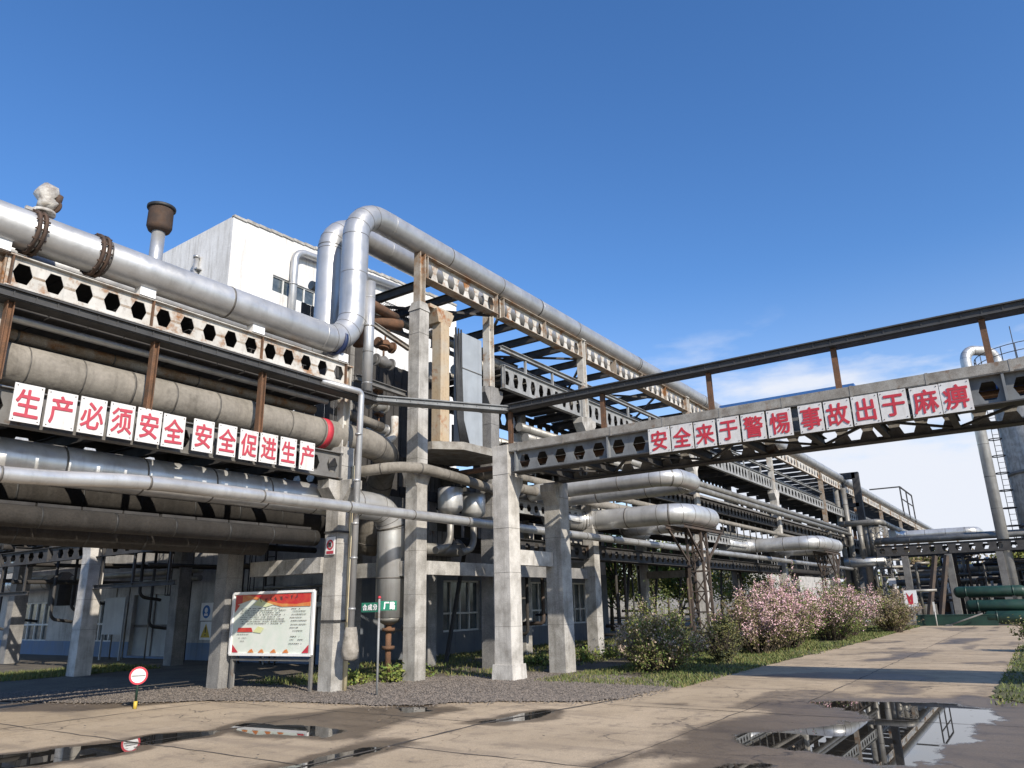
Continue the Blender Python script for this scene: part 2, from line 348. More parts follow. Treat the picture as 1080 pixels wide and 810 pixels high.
def road_nodes():
    t = road_m.node_tree; N = t.nodes; Lk = t.links; b = N['Principled BSDF']
    geo = N.new('ShaderNodeNewGeometry')
    def noise(sc, det=6, rg=.6):
        n = N.new('ShaderNodeTexNoise'); n.inputs['Scale'].default_value = sc; n.inputs['Detail'].default_value = det; n.inputs['Roughness'].default_value = rg
        Lk.new(geo.outputs['Position'], n.inputs['Vector']); return n.outputs['Fac']
    def rg_(s, a, b_, c=0., d=1., sm=True):
        n = N.new('ShaderNodeMapRange'); n.interpolation_type = 'SMOOTHSTEP' if sm else 'LINEAR'; Lk.new(s, n.inputs[0])
        for i, v in enumerate((a, b_, c, d)): n.inputs[i+1].default_value = v
        return n.outputs[0]
    def mixc(f, a, c, bt='MIX'):
        n = N.new('ShaderNodeMixRGB'); n.blend_type = bt
        for i, v in ((0, f), (1, a), (2, c)):
            if isinstance(v, tuple): n.inputs[i].default_value = (*v, 1)
            elif isinstance(v, (int, float)): n.inputs[i].default_value = v
            else: Lk.new(v, n.inputs[i])
        return n.outputs[0]
    def mth(op, a, c):
        n = N.new('ShaderNodeMath'); n.operation = op
        for i, v in enumerate((a, c)):
            if isinstance(v, (int, float)): n.inputs[i].default_value = v
            else: Lk.new(v, n.inputs[i])
        return n.outputs[0]
    at = N.new('ShaderNodeAttribute'); at.attribute_name = 'wet'
    wet = mth('ADD', at.outputs['Fac'], mth('MULTIPLY', mth('SUBTRACT', noise(4, 8, .7), .5), .40))
    c = mixc(rg_(noise(.55), .35, .68), (.56, .44, .30), (.44, .34, .225))
    c = mixc(rg_(noise(2.6, 8, .7), .50, .68, 0, .55), c, (.15, .12, .095))
    c = mixc(rg_(noise(9, 6), .58, .75, 0, .5), c, (.36, .30, .24))
    c = mixc(rg_(noise(60, 3), .35, .65, .0, .32), c, (.11, .09, .075))
    mps = N.new('ShaderNodeMapping'); mps.inputs['Scale'].default_value = (1.5, .28, 1); Lk.new(geo.outputs['Position'], mps.inputs[0])
    nst = N.new('ShaderNodeTexNoise'); nst.inputs['Scale'].default_value = 1.6; nst.inputs['Detail'].default_value = 7; Lk.new(mps.outputs[0], nst.inputs['Vector'])
    c = mixc(rg_(nst.outputs['Fac'], .48, .70, 0, .5), c, (.17, .135, .105))
    sa = N.new('ShaderNodeAttribute'); sa.attribute_name = 'slab'
    c = mixc(rg_(sa.outputs['Fac'], .15, .85, 0, .30, False), c, (.30, .235, .16))
    vo = N.new('ShaderNodeTexVoronoi'); vo.feature = 'DISTANCE_TO_EDGE'; vo.inputs['Scale'].default_value = .42
    ad = N.new('ShaderNodeVectorMath'); ad.operation = 'ADD'; nn = N.new('ShaderNodeTexNoise'); nn.inputs['Scale'].default_value = 1.5; nn.inputs['Detail'].default_value = 5
    Lk.new(geo.outputs['Position'], nn.inputs['Vector']); Lk.new(geo.outputs['Position'], ad.inputs[0]); Lk.new(nn.outputs['Color'], ad.inputs[1]); Lk.new(ad.outputs[0], vo.inputs['Vector'])
    crack = mth('MULTIPLY', rg_(vo.outputs['Distance'], .002, .011, 1, 0), rg_(noise(.4), .45, .6))
    c = mixc(mth('MULTIPLY', crack, .7), c, (.05, .042, .035))
    damp = rg_(wet, .16, .46); water = rg_(wet, .62, .72)
    c = mixc(damp, c, mixc(1., c, (.36, .35, .35), 'MULTIPLY'))
    c = mixc(water, c, (.022, .020, .017))
    Lk.new(c, b.inputs['Base Color'])
    r = mth('SUBTRACT', .9, mth('MULTIPLY', damp, .42)); r = mth('MULTIPLY', r, rg_(water, 0, 1, 1, .02)); Lk.new(r, b.inputs['Roughness'])
    Lk.new(rg_(water, 0, 1, .35, .65), b.inputs['Specular IOR Level'])
    bp = N.new('ShaderNodeBump'); bp.inputs['Distance'].default_value = .012
    Lk.new(mth('ADD', noise(28, 5), mth('MULTIPLY', noise(3, 3), 1.2)), bp.inputs['Height']); Lk.new(rg_(water, 0, .8, .45, .0), bp.inputs['Strength'])
    Lk.new(bp.outputs[0], b.inputs['Normal'])
road_nodes()
def make_road():
    st = .1; xs = np.arange(1.0, 48.0, st); ys = np.arange(-8, 20.6, st)
    Xg, Yg = np.meshgrid(xs, ys, indexing='ij')
    wob = .25*(vnoise(Xg, Yg, 1.1, 3)-.5)+.14*(vnoise(Xg, Yg, 3.3, 4)-.5)
    wet = np.zeros_like(Xg)
    for poly, mg in PUD:
        d = seg_poly_dist(Xg, Yg, poly)+wob*1.5
        wet = np.maximum(wet, np.clip(.67-d/mg*.45, 0, 1))
    for poly in DAMP:
        d = seg_poly_dist(Xg, Yg, poly)+wob*1.6
        wet = np.maximum(wet, np.clip(.42-d*.8, 0, .5))
    wet = np.maximum(wet, np.where(Xg > 12, np.clip((vnoise(Xg, Yg, .35, 9)*.6+vnoise(Xg, Yg*2.2, .9, 8)*.4-.60)*2.2, 0, .36), 0))
    keep = (Xg < 14.5) | ((Yg > .35) & (Yg < 6.9))
    cell = keep[:-1, :-1] & keep[1:, :-1] & keep[1:, 1:] & keep[:-1, 1:]
    idx = np.arange(Xg.size).reshape(Xg.shape)
    F = np.stack([idx[:-1, :-1], idx[1:, :-1], idx[1:, 1:], idx[:-1, 1:]], -1)[cell]
    used = np.unique(F); remap = -np.ones(Xg.size, int); remap[used] = np.arange(len(used))
    V = np.stack([Xg.ravel(), Yg.ravel(), np.full(Xg.size, .004)], -1)[used]
    me = np_mesh('road', V, remap[F], [road_m])
    bx = np.digitize(Xg, [5.7, 7.25, 9.1, 11.75, 16.6, 21.6, 26.6, 31.6, 36.6, 41.6]); by = np.digitize(Yg, [.8, 3.35, 4.05, 6.6, 9.85, 13.1]); sl_ = np.random.default_rng(12).random((16, 16))[bx, by]
    sl_ = sl_*.75+.25*vnoise(Xg, Yg, .8, 21)
    a2 = me.attributes.new('slab', 'FLOAT', 'POINT'); a2.data.foreach_set('value', sl_.ravel()[used].astype(np.float32))
    a = me.attributes.new('wet', 'FLOAT', 'POINT'); a.data.foreach_set('value', wet.ravel()[used].astype(np.float32))
    tag(link('road', me, None, (0, 0, 0)), None, None, kind='structure')
make_road()
jm = mat('bitumen_joint', (.05, .043, .036), (.10, .085, .07), 4, .8)
def joint(pts, wd):
    mb = MB(); k = 0
    P = []
    for (a, b) in zip(pts[:-1], pts[1:]):
        a, b = Vector((*a, 0)), Vector((*b, 0)); n = max(2, int((b-a).length/.3))
        P += [a.lerp(b, i/n) for i in range(n)]
    P.append(Vector((*pts[-1], 0))); l = []; r_ = []
    for i, p in enumerate(P):
        d = (P[min(i+1, len(P)-1)]-P[max(i-1, 0)]).normalized(); s = Vector((-d.y, d.x, 0))
        ww = wd*(.35+1.1*random.random()); p = p+s*random.uniform(-.02, .02); l.append(p+s*ww); r_.append(p-s*ww)
    for i in range(len(P)-1): mb.poly([(*r_[i].xy, .0075), (*r_[i+1].xy, .0075), (*l[i+1].xy, .0075), (*l[i].xy, .0075)])
    return mb
jj = MB()
for pts, wd in [([(2, 6.75), (9.2, 6.85), (13, 6.2)], .03), ([(1, 4.1), (13, 4.0)], .012), ([(13, 3.4), (47, 3.25)], .012), ([(9.0, 13.4), (9.15, 6.8)], .012), ([(5.6, 18), (5.9, 6.8)], .014),
                ([(7.2, 6.8), (7.3, -2)], .012), ([(11.6, 6.2), (11.9, -2)], .012), ([(16.6, 6.3), (16.6, .9)], .012), ([(21.6, 6.3), (21.6, .8)], .012), ([(26.6, 6.3), (26.6, .8)], .012), ([(31.6, 6.3), (31.6, .8)], .014), ([(36.6, 6.3), (36.6, .8)], .015), ([(41.6, 6.3), (41.6, .8)], .015),
                ([(5.6, 9.9), (9.1, 9.8)], .012), ([(2, 13.2), (8.9, 13.0)], .02)]:
    j = joint(pts, wd); n = len(jj.v); jj.v += j.v; jj.f += [tuple(i+n for i in f) for f in j.f]; jj.mi += j.mi; jj.sm += j.sm
solid('road_joints', jj, [jm], kind='structure')

def wavy(pts, amp=.12, st=.25, seed=1):
    rr = random.Random(seed); out = []
    for (a, b) in zip(pts, pts[1:]+pts[:1]):
        L = math.hypot(b[0]-a[0], b[1]-a[1]); n = max(1, int(L/st))
        for i in range(n):
            t = i/n; out.append((a[0]+(b[0]-a[0])*t+rr.uniform(-amp, amp)*.6, a[1]+(b[1]-a[1])*t+rr.uniform(-amp, amp)*.6))
    return out
GEDGE = [(5, 18.6), (7.0, 17.9), (7.6, 15.6), (8.1, 14.3), (8.9, 13.4), (9.45, 12.13), (9.71, 10.88), (9.85, 9.63), (10.13, 9.02), (10.7, 8.66), (11.31, 7.89), (11.6, 6.92), (12.08, 6.46), (13.0, 6.37), (13.84, 6.25)]
sheet('soil', .010, [(2, 19.2), (5.3, 18.9)]+[(x+.25, y+.15) for x, y in GEDGE[1:]]+[(14.4, 6.25), (47.6, 6.15), (60, 6.5), (60, 60), (2, 60)], 'soil')
vb = MB(); vb.poly([(x, y, .016) for x, y in wavy([(14.3, 6.2), (20, 6.05), (29, 5.85), (40, 5.75), (47.5, 5.7), (47.5, 9.5), (30, 9.8), (18.5, 9.2), (16.0, 7.6)], .10, .3, 5)])
solid('grass_verge', vb, 'turf', kind='structure')
vb = MB(); vb.poly([(x, y, .016) for x, y in wavy([(14.9, 1.0), (14.2, .45), (13.7, -1.5), (13.9, -12), (48, -12), (48, .6), (40, .75), (30, .8), (22, .85)], .08, .3, 6)])
solid('grass_verge', vb, 'turf', kind='structure')
vb = MB(); vb.poly([(x, y, .016) for x, y in wavy([(5, 22.6), (9.6, 22.4), (12.9, 22.2), (13.6, 24.3), (9, 25.2), (5, 25)], .2, .3, 7)])
solid('grass_verge', vb, 'turf', kind='structure')
def gravel():
    poly = wavy(GEDGE+[(14.9, 6.7), (15.6, 7.6), (16.0, 9.2), (15.6, 11.2), (13.2, 12.6), (11.5, 13.6), (10.4, 15.5), (9.0, 17.5), (8.0, 19.2), (5.5, 19.5)], .10, .2, 8)
    mb = MB(); mb.poly([(x, y, .022) for x, y in poly])
    o = Vector((11, 11, 0)); base = solid('gravel_shoulder', mb, 'gravelmat', kind='structure')
    n = 90000; P = np.stack([rng.uniform(5.2, 16.2, n), 6+13*rng.random(n)**1.5], -1)
    d = seg_poly_dist(P[:, 0], P[:, 1], poly); keep = (d < rng.exponential(.10, n)-.0) ; P = P[keep]
    n = len(P); s = rng.uniform(.008, .026, n)
    oc = np.array([(1, 0, 0), (0, 1, 0), (-1, 0, 0), (0, -1, 0), (0, 0, .8), (0, 0, -.8)])
    V = oc[None]*s[:, None, None]*rng.uniform(.6, 1.3, (n, 6, 1)); V[:, :, 0] += P[:, None, 0]; V[:, :, 1] += P[:, None, 1]; V[:, :, 2] += .026
    f = np.array([(0, 1, 4), (1, 2, 4), (2, 3, 4), (3, 0, 4)]); F = (f[None]+np.arange(n)[:, None, None]*6).reshape(-1, 3)
    tag(link('gravel', np_mesh('gravel', V.reshape(-1, 3), F, ['stone']), None, (0, 0, 0)), None, None, kind='stuff')
gravel()

def litter():
    rg = np.random.default_rng(77); n = 2600; x = rg.uniform(5, 30, n); y = rg.uniform(.5, 17, n); k = ((y > 5.6) & (y < 9.5) & (x > 12)) | ((x < 14) & (y > 7)) | (rg.random(n) < .18); x, y = x[k], y[k]; n = len(x)
    a = rg.uniform(0, 6.28, n); s = rg.uniform(.012, .035, n); t = rg.uniform(-.5, .5, n); c, q = np.cos(a), np.sin(a); z = .032+s*.3
    V = np.stack([np.stack([x-c*s, y-q*s, z-s*t*.4], -1), np.stack([x+q*s*.5, y-c*s*.5, z], -1), np.stack([x+c*s, y+q*s, z+s*t*.4], -1), np.stack([x-q*s*.5, y+c*s*.5, z], -1)], 1).reshape(-1, 3)
    tag(link('leaf_litter', np_mesh('leaf_litter', V, np.arange(n*4).reshape(-1, 4), ['leaf_dry', 'stone', 'bark'], rg.integers(0, 3, n)), None, (0, 0, 0)), None, None, kind='stuff')
litter()
def grass(name, boxes, seed=1):
    """blades: (x0,x1,y0,y1,count,height,dry share)"""
    rg = np.random.default_rng(seed); Vs, Fs, Ms = [], [], []; k = 0
    for x0, x1, y0, y1, n, h, dry in boxes:
        x = rg.uniform(x0, x1, n); y = rg.uniform(y0, y1, n)
        keep = vnoise(x, y, 1.3, seed)+.5*vnoise(x, y, 3.7, seed+1) > rg.uniform(.3, .95, n); x, y = x[keep], y[keep]; n = len(x)
        hh = h*rg.uniform(.4, 1.2, n); a = rg.uniform(0, 6.28, n); wd = .010+.004*rg.random(n)+x*.00025
        dx, dy = np.cos(a)*wd, np.sin(a)*wd; lx, ly = rg.normal(0, .45, n)*hh, rg.normal(0, .45, n)*hh
        V = np.stack([np.stack([x-dx, y-dy, np.full(n, .012)], -1), np.stack([x+dx, y+dy, np.full(n, .012)], -1), np.stack([x+lx, y+ly, .012+hh], -1)], 1)
        Vs.append(V.reshape(-1, 3)); Fs.append(np.arange(n*3).reshape(-1, 3)+k); k += n*3
        Ms.append((rg.random(n) < dry).astype(int))
    me = np_mesh(name, np.concatenate(Vs), np.concatenate(Fs), ['grassmat', 'grassdry'], np.concatenate(Ms))
    return tag(link(name, me, None, (0, 0, 0)), None, None, kind='stuff')
grass('grass', [(14.2, 24, 6.0, 9.4, 15000, .08, .35), (24, 47, 5.75, 9, 17000, .09, .3), (13.8, 30, -5, .95, 20000, .065, .15), (30, 48, -5, .8, 8000, .10, .15), (5, 13.5, 22.3, 25, 14000, .12, .35), (14.5, 30, 10.5, 17.2, 16000, .10, .5), (30, 46, 9, 17, 8000, .14, .5), (11.5, 15, 12.6, 15.5, 2500, .12, .3)], 3)

# ------------------------------------------------------------------ plant building behind the rack
def building():
    t = thing('plant_building', (24, 30, 5.88), 'tall white plastered plant building with streaked walls behind the elbowed pipes', 'building')
    mb = MB(); x0, x1, y0, y1 = 16.2, 31, 25, 44
    # front wall with a window strip hole, roof rising to the right
    zt = lambda x: 17.5+.06*(x-16.2)
    wx0, wx1, wz0, wz1 = 18.35, 20.75, 14.85, 15.62
    def fw(a, b, za, zb_a, zb_b): mb.poly([(a, y0, za), (b, y0, za), (b, y0, zb_b), (a, y0, zb_a)])
    zb = 5.884; fw(x0, wx0, zb, zt(x0), zt(wx0)); fw(wx1, x1, zb, zt(wx1), zt(x1)); fw(wx0, wx1, zb, wz0, wz0); fw(wx0, wx1, wz1, zt(wx0), zt(wx1))
    for (a, b) in (((wx0, wz0), (wx1, wz0)), ((wx1, wz0), (wx1, wz1)), ((wx1, wz1), (wx0, wz1)), ((wx0, wz1), (wx0, wz0))):
        mb.poly([(a[0], y0, a[1]), (b[0], y0, b[1]), (b[0], y0+.25, b[1]), (a[0], y0+.25, a[1])])
    # side wall
    mb.poly([(x0, y1, zb), (x0, y0, zb), (x0, y0, zt(x0)), (x0, y1, 17.0)]); mb.poly([(x1, y0, zb), (x1, y1, zb), (x1, y1, 17.5), (x1, y0, zt(x1))]); mb.poly([(x1, y1, zb), (x0, y1, zb), (x0, y1, 17.), (x1, y1, 17.5)])
    part('wall', mb, 'plaster', t)
    mb = MB(); mb.poly([(x0, y0, zt(x0)-.02), (x1, y0, zt(x1)-.02), (x1, y1, 17.45), (x0, y1, 16.95)])
    for k in range(24):
        a = x0+(x1-x0)*k/24; b = x0+(x1-x0)*(k+1)/24; h = .05+.05*random.random(); mb.span(a, b-.01, y0-.06, y0+.14, zt(a)-.05, zt(a)+h)
    part('roof', mb, 'concrete', t)
    wdw = MB(); wdw.span(wx0, wx1, y0+.12, y0+.14, wz0, wz1); p = part('window', wdw, 'glass', t)
    fr = MB()
    for x in (wx0+.03, wx0+.62, wx0+1.2, wx0+1.78, wx1-.03): fr.span(x-.035, x+.035, y0+.08, y0+.118, wz0, wz1)
    fr.span(wx0, wx1, y0+.07, y0+.117, wz0, wz0+.06); fr.span(wx0, wx1, y0+.07, y0+.117, wz1-.06, wz1); part('frame', fr, 'frame', p)
    mb = MB(); mb.tube(bend([(19.25, 24.75, 11), (19.25, 24.75, 17.05), (26, 24.75, 17.6)], .5), .17, 12)
    for z in (13.5, 15.4): mb.ring((19.25, 24.75, z), (0, 0, 1), .19, .1)
    part('vent_pipe', mb, 'silver', t)
    mb = MB(); mb.tube([(16.05, 27.2, 12.5), (16.05, 27.2, 16.2)], .11, 10); mb.ring((16.05, 27.2, 16.2), (0, 0, 1), .14, .12); mb.box((16.08, 27.2, 15.6), (.25, .5, .06)); part('drain_pipe', mb, 'silver', t)
    mb = MB(); mb.box((15.9, 28.6, 14.3), (.5, .7, .06)); mb.bar((15.7, 28.6, 14.3), (15.7, 28.6, 15.1), .05, .05); mb.tube([(15.8, 28.3, 14.5), (15.8, 28.3, 14.9)], .15, 10); mb.bar((16.2, 28.9, 15.2), (15.6, 28.6, 15.0), .04, .04); mb.bar((16.2, 28.3, 13.9), (15.7, 28.5, 14.3), .04, .04)
    part('lamp_bracket', mb, 'midsteel', t)
building()
def hall():
    t = thing('workshop_hall', (24, 25, 0), 'low whitewashed workshop hall with barred windows and blue dado under the rack', 'building')
    x0, x1, y0, y1, zt = 16.2, 33, 17.3, 44.3, 5.6
    holes_w = [(35.9, 39.4, .55, 2.2), (30.5, 32.6, .55, 2.2), (26.6, 29.2, .08, 2.3), (21.2, 22.8, .7, 2.1)]     # along Y on the west wall
    holes_f = [(20.7, 22.85, .75, 2.5), (25.4, 27.6, .75, 2.5), (29.5, 31.5, .75, 2.5)]
    def panelled(fn, a0, a1, holes, z1):
        cuts = sorted(holes); a = a0
        for h in cuts:
            fn(a, h[0], 0, z1); fn(h[0], h[1], 0, h[2]); fn(h[0], h[1], h[3], z1); a = h[1]
        fn(a, a1, 0, z1)
    wl = MB()
    panelled(lambda a, b, z0, z1: wl.span(x0, x0+.3, a, b, z0, z1), y0, y1, holes_w, zt)
    panelled(lambda a, b, z0, z1: wl.span(a, b, y0, y0+.3, z0, z1), x0+.3, x1, holes_f, zt)
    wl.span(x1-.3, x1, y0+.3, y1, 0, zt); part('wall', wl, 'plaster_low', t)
    d = MB()
    panelled(lambda a, b, z0, z1: d.span(x0-.02, x0-.003, a, b, .0, min(z1, .58)) if z0 < .5 else None, y0, y1, [h if h[2] < .2 else (h[0], h[1], .58, 3) for h in holes_w], .58)
    part('dado', d, 'bluepaint', t)
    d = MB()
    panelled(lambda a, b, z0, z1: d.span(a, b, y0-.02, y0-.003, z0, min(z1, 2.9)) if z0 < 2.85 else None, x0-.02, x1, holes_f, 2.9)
    part('dado', d, 'wall_shade', t)  # dark band on the front wall stands in for its shade
    r = MB(); r.span(x0-.25, x1+.2, y0-.25, y1, zt+.002, zt+.28); part('roof', r, 'concrete', t)
    for k, (a, b, z0, z1) in enumerate(holes_w):
        g = MB(); g.span(x0+.16, x0+.19, a, b, z0, z1)
        if k == 2:
            dr = part('door', g, 'greypanel', t); f = MB(); f.span(x0+.12, x0+.158, (a+b)/2-.03, (a+b)/2+.03, z0, z1); f.span(x0+.12, x0+.157, a, b, 1.1, 1.2); part('frame', f, 'midsteel', dr); continue
        wd = part('window', g, 'glass', t); f = MB(); n = 5
        for i in range(n+1): y = a+(b-a)*i/n; f.span(x0+.09, x0+.155, y-.035, y+.035, z0, z1)
        for z in (z0+.03, z0+(z1-z0)*.42, z1-.03): f.span(x0+.085, x0+.154, a, b, z-.035, z+.035)
        part('frame', f, 'frame', wd)
    for a, b, z0, z1 in holes_f:
        g = MB(); g.span(a, b, y0+.16, y0+.19, z0, z1); wd = part('window', g, 'glass', t); f = MB()
        for i in range(5): x = a+(b-a)*i/4; f.span(x-.03, x+.03, y0+.09, y0+.155, z0, z1)
        for z in (z0+.03, z0+.62, z1-.03): f.span(a, b, y0+.085, y0+.154, z-.03, z+.03)
        part('frame', f, 'frame', wd)
    return t
hall()
# safety notices on the hall's west wall
def wall_notice(y, z, kind):
    if kind == 'blue':
        mb = MB(); mb.span(16.16, 16.178, y-.34, y+.34, z-.3, z+.3); o = solid('safety_notice', mb, 'white', 'white notice with round blue emblem on hall wall above the yellow triangle', 'sign')
        e = MB(); e.tube([(16.156, y, z), (16.150, y, z)], .22, 24); em = part('emblem', e, 'signblue', o)
        h = MB(); h.tube([(16.146, y, z+.05), (16.143, y, z+.05)], .09, 16); h.span(16.144, 16.147, y-.10, y+.10, z-.14, z-.06); part('pictogram', h, 'white', em)
    else:
        mb = MB(); mb.span(16.16, 16.178, y-.34, y+.34, z-.3, z+.3); o = solid('safety_notice', mb, 'white', 'pale notice with yellow warning triangle on hall wall', 'sign')
        e = MB(); e.poly([(16.152, y+.27, z-.22), (16.152, y-.27, z-.22), (16.152, y, z+.25)]); em = part('triangle', e, 'yellow', o)
        h = MB(); h.span(16.143, 16.149, y-.025, y+.025, z-.06, z+.12); h.span(16.143, 16.149, y-.025, y+.025, z-.16, z-.11); part('exclamation_mark', h, 'black', em)
wall_notice(24.3, 1.62, 'blue'); wall_notice(24.25, .98, 'tri')

# ------------------------------------------------------------------ concrete columns
GC = 'concrete columns under the pipe racks'
def column(x, y, z1, a, label, m='concrete', head=None, foot=False, corbel=None, post=None, group=GC, flare=None):
    """square concrete column; corbel = (z, direction list), post = (top, size, material)"""
    mb = MB(); mb.taper((x, y), -.05, z1, a*1.03, a*1.03, a, a)
    if foot: mb.taper((x, y), -.05, .34, a*1.32, a*1.32, a*1.22, a*1.22)
    t = None
    if corbel:
        z, dirs, out = corbel
        for dx, dy in dirs:
            c = [(0, z-.55), (out, z-.18), (out, z), (0, z)]; hw = a*.47
            P = []
            for s in (-1, 1):
                for u, zz in c:
                    bx, by = x+dx*(a/2-.01+u), y+dy*(a/2-.01+u); P.append((bx+(-dy)*hw*s, by+dx*hw*s, zz))
            n = len(mb.v); mb.v += P
            for q in ((3, 2, 1, 0), (4, 5, 6, 7), (0, 1, 5, 4), (1, 2, 6, 5), (2, 3, 7, 6)): mb.face([n+i for i in q])
    if flare: mb.taper((x, y), z1-flare, z1, a, a, a*1.5, a*1.1)
    t = thing('concrete_column', (x, y, 0), label, 'column', group)
    rr = random.Random(int(x*100+y*37)); z = .9+rr.random()*.5
    while z < z1-.3:
        mb.span(x-a*.516, x+a*.516, y-a*.516, y+a*.516, z, z+.008, 1) if rr.random() < .8 else None; z += rr.uniform(.7, 1.3)
    sh = part('shaft', mb, [m, 'seam'], t); bv = sh.modifiers.new('worn_edges', 'BEVEL'); bv.width = .014; bv.segments = 2; bv.limit_method = 'ANGLE'
    if head:
        h = MB(); h.taper((x, y), z1+.002, z1+head, a*1.12, a*1.12, a*.8, a*.8); part('capital', h, m, t)
    if post:
        top, s, pm = post; p = MB(); z0 = z1+(head or 0)+.003
        p.bar((x-s*.5+.012, y, z0), (x-s*.5+.012, y, top), .024, s); p.bar((x+s*.5-.012, y, z0), (x+s*.5-.012, y, top), .024, s)
        p = MB()
        p.span(x-s/2, x-s/2+.03, y-s/2, y+s/2, z0, top); p.span(x+s/2-.03, x+s/2, y-s/2, y+s/2, z0, top); p.span(x-s/2+.03, x+s/2-.03, y-.012, y+.012, z0, top)
        p.span(x-s*.62, x+s*.62, y-s*.62, y+s*.62, top+.002, top+.03)
        part('post', p, pm, t)
    return t
YF, YB = 12.0, 14.7
c = column(11.05, 12.15, 5.0, .38, 'yellow-stained concrete column right of the red-and-white notice board', corbel=(4.25, [(0, -1), (-1, 0)], .3), post=(6.88, .20, 'whitesteel'))
mb = MB(); mb.tube([(11.2, 11.93, .0), (11.2, 11.9, 4.6)], .05, 8); part('conduit', mb, 'creampaint', c)
mb = MB()
for z in (1.35, 3.15): mb.span(10.84, 11.27, 11.92, 12.36, z, z+.04)
part('strap', mb, 'darksteel', c)
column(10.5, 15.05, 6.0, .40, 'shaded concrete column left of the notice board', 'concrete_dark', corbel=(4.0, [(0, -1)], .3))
column(3.95, 12.1, 6.2, .36, 'rust-stained column end at the far left edge beside first red character', post=(6.88, .2, 'rustpost'))
column(13.35, 12.0, 8.95, .36, 'tall pale concrete column standing behind the green street sign', 'concrete', head=.25, post=(10.7, .22, 'rustpost'), corbel=(4.9, [(1, 0), (-1, 0)], .18))
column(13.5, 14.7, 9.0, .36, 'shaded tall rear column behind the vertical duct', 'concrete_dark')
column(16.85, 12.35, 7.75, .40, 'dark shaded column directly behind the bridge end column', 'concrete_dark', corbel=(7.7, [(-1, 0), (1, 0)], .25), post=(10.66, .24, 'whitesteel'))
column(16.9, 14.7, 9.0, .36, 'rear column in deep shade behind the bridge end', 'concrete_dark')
column(21.95, 12.0, 7.75, .38, 'half-lit concrete column beyond the bridge end, left of the olive shrub', 'concrete', corbel=(7.7, [(-1, 0), (1, 0)], .3), post=(10.62, .24, 'whitesteel'))
column(21.9, 14.7, 9.0, .36, 'rear column with a lit slanting edge behind the half-lit one', 'concrete')
column(31.7, 12.0, 7.75, .40, 'bright-edged column right behind the nearest lattice tower', 'concrete_pale', corbel=(7.7, [(-1, 0), (1, 0)], .3), post=(10.6, .26, 'whitesteel'))
column(31.6, 14.7, 9.2, .38, 'dark rear column above the olive shrub with a sunlit foot', 'concrete')
column(44.6, 12.0, 7.75, .42, 'pale column rising behind the pink blossoming shrubs', 'concrete_pale', corbel=(7.7, [(-1, 0), (1, 0)], .3), post=(10.6, .28, 'whitesteel'))
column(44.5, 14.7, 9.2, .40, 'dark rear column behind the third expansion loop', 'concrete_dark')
FAR = [57.5, 70, 83, 96, 109, 122]
for i, x in enumerate(FAR):
    g = 'far columns of the long pipe rack'
    column(x, 12.0, 6.2, .45, 'distant front column of the long rack receding to the road end', 'concrete_dark', group=g, post=(9.92, .28, 'rustpost'))
    column(x, 14.7, 6.2, .45, 'distant rear column of the long rack receding to the road end', 'concrete_dark', group=g+', rear row', post=(9.6, .28, 'rust'))
# bridge end pair
column(14.4, 10.1, 5.28, .44, 'sunlit concrete column on a footing carrying the near bridge end', 'concrete_pale', foot=True, corbel=(4.55, [(1, 0)], .22))
column(16.45, 9.95, 4.62, .46, 'shaded concrete column under the rear bridge girder', 'concrete', flare=None, corbel=(4.55, [(-1, 0)], .2), foot=False)
# branch rack behind
column(11.0, 22.2, 4.05, .44, 'bright whitewashed column standing in the sunlit grass strip', 'concrete_pale', flare=.8, post=(5.08, .2, 'midsteel'))
column(14.4, 23.2, 4.8, .42, 'grimy column in shade before the hall door', 'concrete_dark')
column(12.8, 30.9, 4.8, .46, 'dark column at the left edge before barred windows', 'concrete_dark')
column(14.4, 15.2, 4.5, .36, 'dark column beside the caged ladder', 'concrete_dark')

# tie beams between columns
GT = 'concrete tie beams between columns'
def tie(x0, x1, y0, y1, z0, z1, label, m='concrete'):
    mb = MB(); mb.span(x0, x1, y0, y1, z0, z1); return solid('tie_beam', mb, m, label, 'beam', GT)
tie(10.78, 11.0, 12.35, 14.7, 2.34, 2.66, 'concrete tie beam with diagonal shadows above the notice board')
tie(13.22, 13.48, 12.2, 14.5, 2.32, 2.66, 'short tie beam left of the tall pale column', 'concrete')
tie(13.55, 16.63, 11.9, 12.14, 2.34, 2.66, 'streaked tie beam right of the tall pale column')
tie(17.07, 21.75, 12.05, 12.3, 2.36, 2.68, 'tie beam in shade behind the bridge columns', 'concrete_dark')
tie(14.65, 16.2, 9.95, 10.15, 2.5, 2.85, 'short sunlit tie beam between the two bridge columns', 'concrete_pale')
tie(21.78, 22.02, 12.2, 14.5, 2.6, 2.9, 'cross tie beam of the third bent', 'concrete_dark')
tie(31.58, 31.8, 12.2, 14.5, 2.6, 2.9, 'cross tie beam of the fourth bent', 'concrete_dark')

